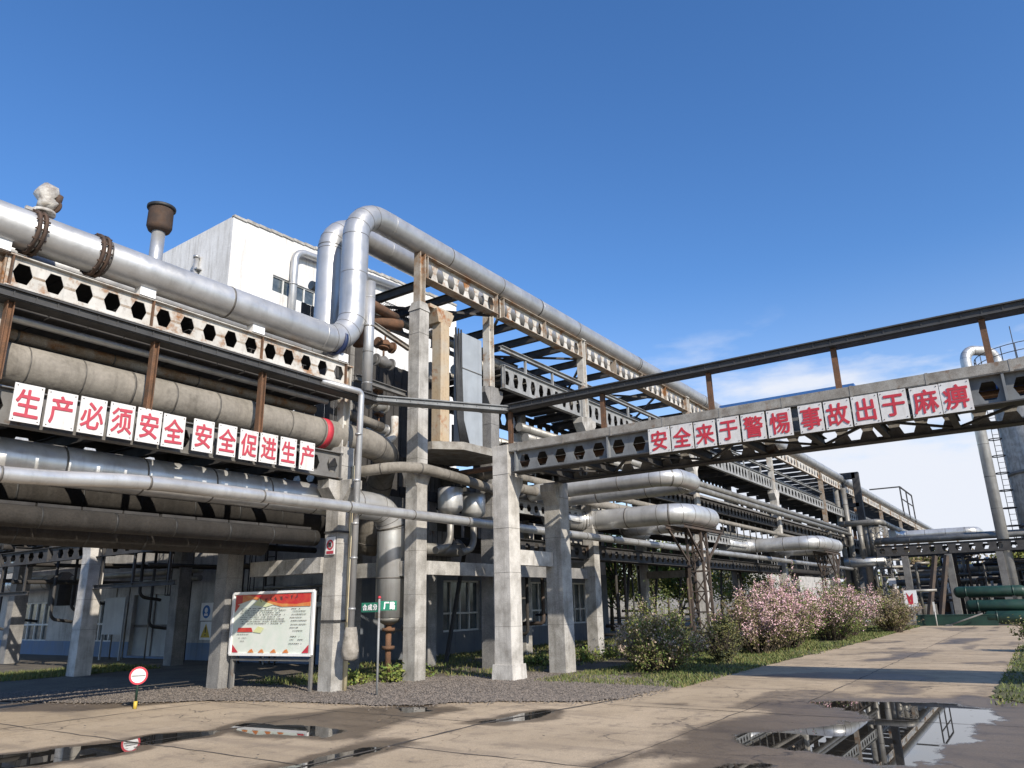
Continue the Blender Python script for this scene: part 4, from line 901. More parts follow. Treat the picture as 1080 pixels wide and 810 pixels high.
for i, (x, y) in enumerate(((61.9, 10.6), (62.3, 10.2), (62.2, 9.85), (62.4, 9.5), (63.5, 12.2), (63.9, 11.7))):
    pipe('bundled_riser', 'one of the bundled upright pipes at the far rack joint', [(x, y, 1.0 if i > 3 else 4.2), (x, y, 6.8 if i < 4 else 10)], .2, 'duct', seams=1.5, group='bundled upright pipes at the far joint')
mb = MB()
for y in (10.9, 12.1): mb.span(65.2, 65.7, y-.25, y+.25, 0, 11.4)
mb.span(65.2, 65.7, 10.9, 12.1, 10.9, 11.4); mb.span(65.2, 65.7, 10.9, 12.1, 8.6, 8.9)
solid('steel_portal', mb, 'darksteel', 'dark steel portal straddling the rack above the far pink shrubs', 'portal')
def lattice(x, y, z1, a, label, m='midsteel', head=True):
    t = thing('lattice_tower', (x, y, 0), label, 'tower', 'lattice towers carrying the loops')
    for sx in (-1, 1):
        for sy in (-1, 1):
            mb = MB(); mb.bar((x+sx*a, y+sy*a, 0), (x+sx*a, y+sy*a, z1), .07, .07); part('leg', mb, m, t)
    n = max(4, int(z1/.55)); mb = MB()
    for i in range(n):
        za, zb = z1*i/n, z1*(i+1)/n
        for (p, q) in (((-1, -1), (1, -1)), ((1, -1), (1, 1)), ((1, 1), (-1, 1)), ((-1, 1), (-1, -1))):
            if i % 2: p, q = q, p
            mb.bar((x+p[0]*a, y+p[1]*a, za), (x+q[0]*a, y+q[1]*a, zb), .035, .035); mb.bar((x+p[0]*a, y+p[1]*a, zb), (x+q[0]*a, y+q[1]*a, zb), .04, .04)
    part('lacing', mb, m, t)
    if head:
        mb = MB()
        for sy in (-1, 1):
            mb.ibeam((x-1.7, y+sy*.3, z1+.06), (x+1.7, y+sy*.3, z1+.06), .12, .1); mb.bar((x-1.5, y+sy*.3, z1), (x-a, y+sy*a, z1-.95), .06, .06); mb.bar((x+1.5, y+sy*.3, z1), (x+a, y+sy*a, z1-.95), .06, .06)
        part('bracket', mb, m, t)
lattice(23.5, 8.95, 3.76, .24, 'nearest rusty lattice tower under the large shiny loop', 'rust' if False else 'rustdark')
lattice(41.6, 8.85, 3.76, .34, 'second lattice tower behind the pink shrubs under the long loop', 'rustdark')
lattice(62.2, 9.2, 6.6, .4, 'far grey lattice tower with a small white plate at the road end', 'planks', head=False)
mb = MB(); mb.box((61.6, 8.9, 2.6), (.02, .5, .5)); solid('small_plate', mb, 'white', 'small white plate on the far grey lattice tower', 'sign')

GN = 'small pipes deep in the branch rack'
for i in range(14):
    y = 16.2+i*1.15; z = 2.7+((i*37) % 10)*.17
    pipe('cross_pipe', 'small dark pipe crossing deep in the branch rack', [(11.2, y, z), (15.9, y, z)], .05+.02*(i % 3), 'lagdark', seams=0, n=8, group=GN)
for i in range(10):
    y = 17+i*1.9; x = 12.0+(i*7 % 5)*.75
    pipe('drop_pipe', 'small dark drop pipe in the branch rack', [(x, y, 4.2), (x, y, 1.2+.3*(i % 4)), (x+.7, y, 1.1+.3*(i % 4))], .05, 'darksteel', br=.2, seams=0, n=8, group='drop pipes in the branch rack')
for i in range(16):
    x = 18.0+i*1.7; y = 12.6+(i*5 % 4)*.5
    pipe('drop_pipe', 'thin drop pipe under the long rack', [(x, y, 3.1), (x, y, .5+.25*(i % 4)), (x, y+.9, .5+.25*(i % 4))], .04+.012*(i % 3), ['darksteel', 'lagdark', 'rustdark'][i % 3], br=.15, seams=0, n=8, group='drop pipes under the long rack')
for i in range(9):
    x = 17.6+i*2.9
    mb = MB(); mb.bar((x, 14.6, .0), (x+.9, 14.6, 3.2), .09, .09); solid('knee_brace', mb, 'darksteel', 'slanting dark brace between rear columns of the long rack', 'brace', 'slanting braces of the long rack')
for i in range(7):
    x = 15.6+.15*i; pipe('instrument_tube', 'thin instrument tube strapped beside the bridge end column', [(x-.9, 10.4+.02*i, 4.7), (x-.9+.02, 10.4+.02*i, 3.0)], .012, 'black', seams=0, n=6, group='instrument tubes at the bridge end') if False else None

# ------------------------------------------------------------------ cable trays
def tray(path, w, h, m, t, name='trough'):
    mb = MB()
    for a, b in zip(path[:-1], path[1:]):
        a, b = Vector(a), Vector(b); d = (b-a).normalized(); s = Vector((-d.y, d.x, 0)).normalized()
        mb.bar(a+Vector((0, 0, .01)), b+Vector((0, 0, .01)), w, .02)
        for k in (-1, 1):
            mb.bar(a+s*k*w/2+Vector((0, 0, h*.5)), b+s*k*w/2+Vector((0, 0, h*.5)), .02, h)
            mb.bar(a+s*k*(w/2+.02)+Vector((0, 0, h)), b+s*k*(w/2+.02)+Vector((0, 0, h)), .07, .025); mb.bar(a+s*k*(w/2+.015)+Vector((0, 0, .03)), b+s*k*(w/2+.015)+Vector((0, 0, .03)), .05, .03)
            L = (b-a).length; n = int(L/.3)
            for i in range(n): p = a+d*(L*(i+.5)/n)+s*k*(w/2+.016); mb.bar(p+Vector((0, 0, .04)), p+Vector((0, 0, h-.01)), .02, .015)
    return part(name, mb, m, t)
t = thing('cable_tray', (4, 11.8, 6.0), 'long grey cable tray running under the hexagon-holed white girder at left', 'cable tray', 'cable trays')
tray([(-4, 11.75, 6.06), (11.55, 11.75, 6.06)], .28, .15, 'traydark', t)
for x, z in ((1.5, 5.0), (4.1, 5.0), (6.35, 5.0), (8.55, 5.0)):
    mb = MB(); mb.ibeam((x-.001, 11.75, 5.98), (x, 11.751, 5.0), .1, .1) if False else (mb.span(x-.05, x-.035, 11.68, 11.8, 4.86, 6.05), mb.span(x+.035, x+.05, 11.68, 11.8, 4.86, 6.05), mb.span(x-.035, x+.035, 11.735, 11.75, 4.86, 6.05)); part('post', mb, 'rust', t)
t = thing('cable_tray', (12.8, 10.9, 6.0), 'short grey tray joining the left tray to the bridge past the tall column', 'cable tray', 'cable trays')
tray([(11.57, 11.72, 6.08), (14.25, 9.93, 6.08)], .24, .13, 'bridgegrey', t)
t = thing('cable_tray', (14.3, 2, 6.0), 'dark cable tray on rusty posts high above the bridge', 'cable tray', 'cable trays')
tray([(14.3, 9.9, 6.1), (14.3, -9, 6.1)], .26, .15, 'traydark', t)
for y in (9.85, 7.33, 4.86, 2.42, .02, -2.4, -4.9, -7.3):
    mb = MB(); mb.span(14.26, 14.275, y-.05, y+.05, 5.31, 6.09); mb.span(14.325, 14.34, y-.05, y+.05, 5.31, 6.09); mb.span(14.275, 14.325, y-.008, y+.008, 5.31, 6.09); part('post', mb, 'rust', t)

# ------------------------------------------------------------------ pipe bridge over the road
t = thing('pipe_bridge', (15.3, 0, 4.6), 'castellated steel bridge crossing the road and carrying the right slogan', 'bridge')
for x, m in ((14.36, 'bridgegrey'), (16.3, 'planks')):
    mb = MB(); mb.castel((x, 9.75), (x, -9), 4.62, 5.10, .49, aw=.62, hf=.33, th=.016); part('girder', mb, m, t)
    mb = MB(); mb.span(x-.16, x+.16, -9, 9.78, 4.595, 4.62); part('bottom_flange', mb, 'darksteel', t)
    mb = MB(); mb.span(x-.13, x+.13, -9, 9.9, 5.102, 5.12); mb.span(x-.14, x-.12, -9, 9.9, 5.12, 5.30); mb.span(x-.12, x+.14, -9, 9.9, 5.285, 5.302); mb.span(x+.12, x+.14, -9, 9.9, 5.12, 5.285)
    y = 9.6
    while y > -9: mb.span(x-.146, x-.141, y-.03, y+.02, 5.10, 5.31); y -= 1.23
    part('top_channel', mb, 'planks', t)
for y in [9.3-1.22*k for k in range(15)]:
    mb = MB(); mb.ibeam((14.38, y, 4.72), (16.28, y, 4.72), .18, .12); part('cross_beam', mb, 'darksteel', t)
mb = MB()
for k in range(7):
    y = 9.3-2.44*k; mb.bar((14.45, y, 4.66), (16.2, y-1.22, 4.66), .06, .04); mb.bar((16.2, y-1.22, 4.66), (14.45, y-2.44, 4.66), .06, .04)
part('bracing', mb, 'darksteel', t)
for xa, xb in ((14.52, 15.1), (15.5, 16.14)):
    mb = MB(); y = 9.6
    while y > -9: mb.span(xa, xb, y-.78, y, 5.04, 5.09); y -= .8
    part('deck', mb, 'darksteel', t)  # added plates that keep the bridge's web openings dark from below
for k in range(8):
    y = 9.7-2.45*k; mb = MB(); mb.span(14.24, 14.35, y-.02, y+.02, 4.625, 5.10); part('stiffener', mb, 'bridgegrey', t)
pipe('bridge_pipe', 'dark lagged pipe lying inside the bridge', [(15.8, 13.2, 5.0), (15.8, -9, 5.0)], .17, 'duct', seams=1.2, group='pipes lying inside the bridge')
pipe('bridge_pipe', 'thin rusty pipe lying inside the bridge', [(14.9, 12.5, 4.92), (14.9, -9, 4.92)], .07, 'rust', seams=0, group='pipes lying inside the bridge')
mb = MB()
mb.span(15.15, 15.45, -9, 5.2, 4.84, 5.46); mb.span(15.2, 15.4, 2.3, 5.0, 5.463, 5.61)
for k in range(60): mb.span(15.143, 15.149, 5.15-k*.24-.03, 5.15-k*.24+.03, 4.85, 5.45)
solid('blue_duct', mb, 'bluesheet', 'blue covered duct lying inside the bridge behind the right slogan', 'duct')
column(14.4, -8.6, 5.28, .44, 'bridge column across the road outside the picture'); column(16.4, -8.6, 4.6, .44, 'rear bridge column across the road outside the picture')

# ------------------------------------------------------------------ slogan plates with red characters
dg = None
def glyph_mesh(ch, size, bold):
    cu = bpy.data.curves.new('glyph', 'FONT'); cu.body = ch; cu.size = size; cu.align_x = 'CENTER'; cu.extrude = .003; cu.resolution_u = 3
    o = bpy.data.objects.new('glyph', cu); COL.objects.link(o); bpy.context.view_layer.update()
    me = bpy.data.meshes.new_from_object(o.evaluated_get(bpy.context.evaluated_depsgraph_get()))
    bpy.data.objects.remove(o); bpy.data.curves.remove(cu)
    n = len(me.vertices); co = np.zeros(n*3); me.vertices.foreach_get('co', co); co = co.reshape(-1, 3)
    lo, hi = co.min(0), co.max(0); co[:, :2] -= ((lo+hi)/2)[:2]; me.vertices.foreach_set('co', co.ravel()); me.update(); return me, (hi-lo)
_gc = {}
def put_text(name, ch, size, bold, m, parent, pos, xdir, tilt=0., squash=1., wsq=1.):
    """lettering as a child mesh standing upright, xdir = reading direction in the ground plane; parent at ORG"""
    key = (ch, size, bold)
    if key not in _gc: _gc[key] = glyph_mesh(ch, size, bold)
    src = _gc[key][0]; n = len(src.vertices); co = np.zeros(n*3); src.vertices.foreach_get('co', co); co = co.reshape(-1, 3)
    fs = [tuple(p.vertices) for p in src.polygons]; C_, F_ = [], []
    for k, (ox, oy) in enumerate(((0, 0), (-1, .2), (1, -.2), (.2, 1), (-.2, -1), (.7, .7), (-.7, -.7))):   # thickened brush strokes
        C_.append(co+np.array([ox*bold, oy*bold, k*.0006])); F_ += [tuple(i+k*n for i in f) for f in fs]
    co = np.concatenate(C_); me = bpy.data.meshes.new(name); me.from_pydata(co.tolist(), [], F_); me.materials.append(M[m])
    xd = Vector((*xdir, 0)).normalized(); nd = xd.cross(Vector((0, 0, 1)))      # nd points to the reader
    ct, st_ = math.cos(tilt), math.sin(tilt); x, y, z = co[:, 0]*wsq, co[:, 1]*squash, co[:, 2]; x, y = x*ct-y*st_, x*st_+y*ct
    P = np.stack([xd.x*x+nd.x*z, xd.y*x+nd.y*z, y], -1)+np.array(pos)-np.array(ORG[parent.name])
    me.vertices.foreach_set('co', P.ravel()); me.update()
    o = bpy.data.objects.new(name, me); COL.objects.link(o); o.parent = parent; ORG[o.name] = ORG[parent.name]; return o
L_TXT = '生产必须安全安全促进生产'; L_X = [(4.34, 4.74), (4.79, 5.22), (5.27, 5.67), (5.73, 6.13), (6.18, 6.60), (6.63, 7.03), (7.19, 7.59), (7.68, 8.06), (8.14, 8.53), (8.58, 8.98), (9.05, 9.44), (9.53, 9.90)]
R_TXT = '安全来于警惕事故出于麻痹'; R_Y = [(6.25, 5.77), (5.74, 5.27), (5.24, 4.80), (4.75, 4.31), (4.27, 3.81), (3.77, 3.31), (3.18, 2.75), (2.72, 2.27), (2.24, 1.80), (1.78, 1.34), (1.29, .84), (.83, .38)]
OR = ['first', 'second', 'third', 'fourth', 'fifth', 'sixth', 'seventh', 'eighth', 'ninth', 'tenth', 'eleventh', 'last']
for i, ch in enumerate(L_TXT):
    a, b = L_X[i]; dz = random.uniform(-.012, .012); mb = MB(); mb.span(a, b, 11.69, 11.705, 4.29+dz, 4.86+dz)
    o = solid('slogan_plate', mb, 'plate', f'white plate with red character {ch}, {OR[i]} in the left slogan', 'sign plate', 'left slogan plates')
    bt = MB()
    for qx in (a+.035, b-.035):
        for qz in (4.325+dz, 4.825+dz): bt.tube([(qx, 11.692, qz), (qx, 11.682, qz)], .009, 6)
    part('bolts', bt, 'rustdark', o)
    put_text('lettering', ch, .41, .008, 'palered', o, ((a+b)/2, 11.685, 4.575+dz), (1, 0), squash=1.10, wsq=.86, tilt=random.uniform(-.03, .03))
    k = MB(); k.span((a+b)/2-.03, (a+b)/2+.03, 11.707, 11.92, 4.7, 4.74); part('bracket', k, 'midsteel', o)
for i, ch in enumerate(R_TXT):
    a, b = R_Y[i]; dz = random.uniform(-.012, .012); mb = MB(); mb.span(14.19, 14.205, b, a, 4.55+dz, 5.085+dz)
    o = solid('slogan_plate', mb, 'plate', f'white plate with red character {ch}, {OR[i]} in the bridge slogan', 'sign plate', 'bridge slogan plates')
    bt = MB()
    for qy in (b+.035, a-.035):
        for qz in (4.585+dz, 5.05+dz): bt.tube([(14.192, qy, qz), (14.182, qy, qz)], .009, 6)
    part('bolts', bt, 'rustdark', o)
    put_text('lettering', ch, .43, .009, 'red', o, (14.185, (a+b)/2, 4.817+dz), (0, -1), squash=1.02, wsq=.90, tilt=random.uniform(-.04, .04))
    k = MB(); k.span(14.207, 14.30, (a+b)/2-.03, (a+b)/2+.03, 4.9, 4.94); part('bracket', k, 'midsteel', o)

# ------------------------------------------------------------------ notice board
def notice_board():
    A, B = Vector((10.42, 14.70, 0)), Vector((10.72, 12.44, 0)); d = (B-A).normalized(); nrm = d.cross(Vector((0, 0, 1))); W = (B-A).length
    z0, z1 = .72, 1.98; H = z1-z0
    t = thing('notice_board', ((A.x+B.x)/2, (A.y+B.y)/2, 0), 'large red-topped notice board on thin steel legs crossed by a diagonal shadow', 'notice board')
    def P(u, v, o=0.): q = A+d*(u*W)+nrm*o; return (q.x, q.y, z0+v*H)
    def quad(mb, pts, o): mb.poly([P(u, v, o) for u, v in pts])
    mb = MB(); mb.bar(P(0, .5, -.03), P(1, .5, -.03), .035, H); part('panel', mb, 'board', t)
    f = MB()
    for a, b in (((0, 0), (1, 0)), ((0, 1), (1, 1))): f.bar(P(*a, -.01), P(*b, -.01), .06, .05)
    for u in (0, 1): f.bar(P(u, 0, -.01), P(u, 1, -.01), .06, .05)
    part('frame', f, 'white', t)
    for u in (.015, .985):
        l = MB(); q = P(u, 0, -.07); l.bar((q[0], q[1], 0), (q[0], q[1], z1), .06, .06); part('leg', l, 'midsteel', t)
    r_ = MB(); r_.bar(P(0, -.08, -.07), P(1, -.08, -.07), .05, .05); part('rail', r_, 'midsteel', t)
    # printed areas
    def blob(name, m, pts, o): b = MB(); quad(b, pts, o); return part(name, b, m, t)
    blob('print_red', 'boardred', [(.03, .80), (.10, .83), (.25, .90), (.42, .84), (.62, .80), (.80, .79), (.97, .83), (.97, .97), (.03, .97)], .0)
    blob('print_red', 'boardred', [(.03, .68), (.09, .80), (.03, .82)], .001)
    blob('print_orange', 'boardor', [(.12, .84), (.26, .90), (.36, .86), (.45, .82), (.62, .76), (.97, .76), (.97, .83), (.80, .80), (.62, .81), (.42, .87), (.3, .93), (.2, .96), (.12, .96)], .002)
    blob('print_yellow', 'boardyel', [(.26, .80), (.34, .90), (.42, .84), (.52, .80), (.42, .76)], .003)
    blob('print_yellow', 'boardyel', [(.28, .36), (.34, .45), (.42, .42), (.38, .34)], .003)
    blob('print_red', 'boardred', [(.08, .36), (.28, .36), (.26, .43), (.09, .43)], .002)
    for uu in (.03, .97):
        s = 1 if uu < .5 else -1; blob('print_corner', 'red', [(uu, .03), (uu+s*.08, .03), (uu, .16)], .002)
    for u in (.27, .40, .55, .70): blob('print_flame', 'boardor', [(u-.04, .03), (u+.04, .03), (u+.015, .09), (u-.01, .075)], .002)
    # rows of small unreadable print
    ink = MB(); rr = random.Random(4)
    def row(u0, u1, v, h=.011):
        u = u0
        while u < u1:
            w_ = rr.uniform(.006, .02)
            if rr.random() < .85: quad(ink, [(u, v), (min(u+w_, u1), v), (min(u+w_, u1), v+h*rr.uniform(.6, 1.3)), (u, v+h*rr.uniform(.6, 1.3))], .0045)
            u += w_+rr.uniform(.003, .008)
    for v in (.735, .70, .665, .63, .595, .56, .525, .49): row(.10+.04*rr.random(), .60+.08*rr.random(), v)
    for v in (.72, .68, .63, .58, .53, .47, .42, .37, .28, .23, .17): row(.73+.02*rr.random(), .82+.13*rr.random(), v)
    for v in (.32, .26, .21): row(.08, .16+.1*rr.random(), v, .009)
    for k in range(8):                                             # bold brush marks of the headline
        u = .36+k*.062; v = .885+.004*k
        for q in range(3):
            a = rr.uniform(0, 3.1); c0, s0 = math.cos(a)*.018, math.sin(a)*.03; uu, vv = u+rr.uniform(-.012, .012), v+rr.uniform(-.02, .02)
            quad(ink, [(uu-c0, vv-s0), (uu-c0+.007, vv-s0), (uu+c0+.007, vv+s0), (uu+c0, vv+s0)], .005)
    part('print', ink, 'ink', t)
notice_board()

# ------------------------------------------------------------------ street sign, restriction signs
t = thing('street_sign', (10.85, 10.68, 0), 'green two-bladed street sign on a thin grey post at the gravel edge', 'street sign')
mb = MB(); mb.tube([(10.85, 10.68, 0), (10.85, 10.68, 1.78)], .022, 10); part('post', mb, 'greysteel', t)
mb = MB(); mb.lathe((10.85, 10.68, 0), [(.03, 1.78), (.035, 1.80), (.02, 1.83)], 10); part('cap', mb, 'red', t)
mb = MB(); mb.span(10.842, 10.858, 10.71, 11.16, 1.53, 1.71); p = part('blade', mb, 'greensign', t)
for i, ch in enumerate('合成分'): put_text('lettering', ch, .12, .004, 'white', p, (10.836, 11.06-.14*i, 1.62), (0, -1))
mb = MB(); mb.span(10.88, 11.33, 10.672, 10.688, 1.555, 1.735); p = part('blade', mb, 'greensign', t)
for i, ch in enumerate('厂路'): put_text('lettering', ch, .15, .008, 'white', p, (11.03+.17*i, 10.667, 1.645), (1, 0))
t = thing('round_sign', (7.72, 13.46, 0), 'small round white sign with red rim on a short post at the road edge', 'traffic sign')
nd = Vector((-.50, -.86, .0)).normalized(); c0 = Vector((7.72, 13.46, .55))
mb = MB(); mb.tube([c0, c0+nd*.012], .15, 32); part('disc', mb, 'white', t)
mb = MB(); sd = Vector((nd.y, -nd.x, 0))
for k in range(40):
    a, b = 2*math.pi*k/40, 2*math.pi*(k+1)/40; q = lambda r_, an: c0+nd*.016+sd*(math.cos(an)*r_)+Vector((0, 0, math.sin(an)*r_)); mb.poly([q(.118, a), q(.15, a), q(.15, b), q(.118, b)])
part('rim', mb, 'red', t)
mb = MB(); mb.bar(c0+nd*.016-sd*.11, c0+nd*.016+sd*.11, .006, .025); part('bar', mb, 'greysteel', t)
mb = MB(); mb.tube([(7.73, 13.475, .1), (7.73, 13.475, .66)], .022, 8); part('post', mb, 'greenpaint', t)
mb = MB(); mb.tube([(7.73, 13.475, .0), (7.73, 13.475, .13)], .032, 10); part('base', mb, 'yellow', t)
t = thing('column_sign', (10.83, 11.9, 2.72), 'small white sign with red-ringed number fixed to the stained column', 'sign')
mb = MB(); mb.span(10.82, 10.835, 11.99, 12.26, 2.70, 3.06); part('plate', mb, 'white', t)
for z, rr_ in ((2.93, .09),):
    mb = MB()
    for k in range(28):
        a, b = 2*math.pi*k/28, 2*math.pi*(k+1)/28; mb.poly([(10.816, 12.125-math.cos(x)*r_, z-.03+math.sin(x)*r_) for x, r_ in ((a, .07), (a, .105), (b, .105), (b, .07))])
    part('ring', mb, 'red', t)
mb = MB(); mb.span(10.814, 10.819, 12.02, 12.23, 2.715, 2.775); part('stripe', mb, 'palered', t)
put_text('lettering', '限', .10, .004, 'ink', t, (10.814, 12.125, 2.90), (0, -1))

# ------------------------------------------------------------------ branch rack beyond, ladders, hall fittings
GBR = 'girders of the branch rack'
girder('castellated_girder', (11.0, 15.1), (11.0, 31.5), 3.18, 3.62, 'dark girder of the branch rack with bright hexagons, nearer row', 'darksteel', pitch=.62, group=GBR, stiff=3.2, fl=.14, hf=.33, aw=.62)
girder('castellated_girder', (14.4, 15.6), (14.4, 31.5), 3.72, 4.2, 'dark girder of the branch rack with bright hexagons, farther row', 'darksteel', pitch=.62, group=GBR, stiff=3.2, fl=.14, hf=.33, aw=.62)
girder('castellated_girder', (11.0, 15.2), (11.0, 31.5), 5.1, 5.55, 'dark upper girder of the branch rack, nearer row', 'darksteel', pitch=.62, group=GBR, stiff=3.2, fl=.14)
girder('castellated_girder', (14.4, 15.6), (14.4, 31.5), 5.1, 5.55, 'dark upper girder of the branch rack, farther row', 'darksteel', pitch=.62, group=GBR, stiff=3.2, fl=.14)
mb = MB(); y = 15.6  # both branch decks are added to throw shade on the hall wall
while y < 36: mb.span(11.1, 14.9, y, y+.72, 5.58, 5.63); y += .78
solid('rack_deck', mb, 'darksteel', 'dark upper deck added on the branch rack to shade the hall wall', 'deck', GK)
mb = MB(); y = 15.6
while y < 36: mb.span(11.6, 14.2, y, y+.5, 3.82, 3.86); y += .7
solid('rack_deck', mb, 'darksteel', 'dark slatted lower deck added on the branch rack to shade the hall wall', 'deck', GK)
for i, (x, z, r_, lb) in enumerate([(11.5, 4.1, .14, 'thin pipe on the branch rack nearest the sunlit column'), (12.2, 4.3, .28, 'thick pipe in the middle of the branch rack'), (13.2, 4.25, .2, 'third pipe across on the branch rack'), (13.9, 4.6, .12, 'rear pipe on the branch rack')]):
    pipe('branch_pipe', lb, [(x, 15.5, z), (x, 36, z)], r_, 'duct', seams=2, group='pipes on the branch rack')
for y in (17.5, 20, 22.6, 25, 27.5, 30):
    mb = MB(); mb.ibeam((11.05, y, 3.72), (14.35, y, 3.72), .18, .14); solid('cross_beam', mb, 'darksteel', 'dark cross beam of the branch rack', 'beam', 'cross beams of the branch rack')
for x, y0, z in ((11, 18, 2.35), (11, 26, 2.3)):
    mb = MB(); mb.ibeam((x, y0, z), (x, y0+4.0, z), .12, .1)
    for q in (.3, 2, 3.7): mb.bar((x, y0+q, z), (x, y0+q, 3.18), .06, .06)
    solid('hanging_frame', mb, 'darksteel', 'dark steel frame hanging under the nearer branch girder', 'frame', 'frames hanging under the branch girder')
GW = 'horizontal vessels by the hall'
for y0, y1, z, r_, lb in ((33.5, 40, 3.9, .42, 'upper pale horizontal vessel outside the hall windows'), (34, 41, 2.95, .3, 'lower pale horizontal vessel outside the hall windows')):
    pipe('horizontal_vessel', lb, [(15.3, y0, z), (15.3, y1, z)], r_, 'alu', seams=1.6, n=18, cat='vessel', group=GW, capped=True)
def ladder(x, y, z1, lb, cage=True, m='darksteel'):
    t = thing('caged_ladder', (x, y, 0), lb, 'ladder', 'steel ladders on the hall')
    mb = MB()
    for s in (-.22, .22): mb.bar((x, y+s, 0), (x, y+s, z1), .05, .05)
    part('stile', mb, m, t)
    mb = MB(); z = .3
    while z < z1: mb.bar((x, y-.22, z), (x, y+.22, z), .03, .03); z += .3
    part('rungs', mb, m, t)
    if cage:
        mb = MB()
        for z in np.arange(2.2, z1, .8): mb.tube([(x-.35+.35*math.cos(a)*1-.05, y+.36*math.sin(a), z) for a in np.linspace(math.pi/2, 3*math.pi/2, 9)], .018, 5)
        for a in np.linspace(math.pi/2+.3, 3*math.pi/2-.3, 4): mb.bar((x-.4+.35*math.cos(a), y+.36*math.sin(a), 2.2), (x-.4+.35*math.cos(a), y+.36*math.sin(a), z1-.2), .025, .025)
        part('cage', mb, m, t)
ladder(15.7, 24.9, 6.4, 'dark caged ladder against the hall left of the warning notices')
ladder(15.9, 20.6, 6.4, 'dark caged ladder seen above the notice board')
GS = 'rails and small pipes in front of the hall'
for i, (y0, y1, z, r_) in enumerate(((17.5, 22, 2.05, .05), (17.5, 22, 2.3, .05), (17.6, 23, 1.75, .08), (24, 30, 2.75, .1), (24, 33, 3.05, .12))):
    mb = MB(); mb.tube([(15.6, y0, z), (15.6, y1, z)], r_, 10)
    for k in range(3): y = y0+(y1-y0)*(.1+.4*k); mb.tube([(15.62, y, z), (15.62, y, 0)], .03, 6)
    solid('wall_pipe', mb, 'duct' if i != 2 else 'frame', ['upper handrail-like pipe behind the notice board', 'top rail pipe behind the notice board', 'white pipe low behind the notice board', 'lower pipe along the shaded hall wall', 'upper pipe along the shaded hall wall'][i], 'pipe', GS)
mb = MB(); mb.span(15.2, 15.9, 33.2, 34.0, 2.0, 3.0); mb.taper((15.55, 33.6), 3.002, 3.35, .9, 1.0, .2, .3); solid('wall_cabinet', mb, 'darksteel', 'dark box with peaked lid beside the barred hall windows', 'cabinet')
mb = MB(); mb.span(15.0, 15.06, 27.6, 29.0, .9, 2.2); mb.span(15.0, 15.06, 27.6, 27.66, 0, .9); mb.span(15.0, 15.06, 28.94, 29.0, 0, .9); solid('white_panel', mb, 'greypanel', 'pale panel on two legs before the shaded hall door', 'panel')

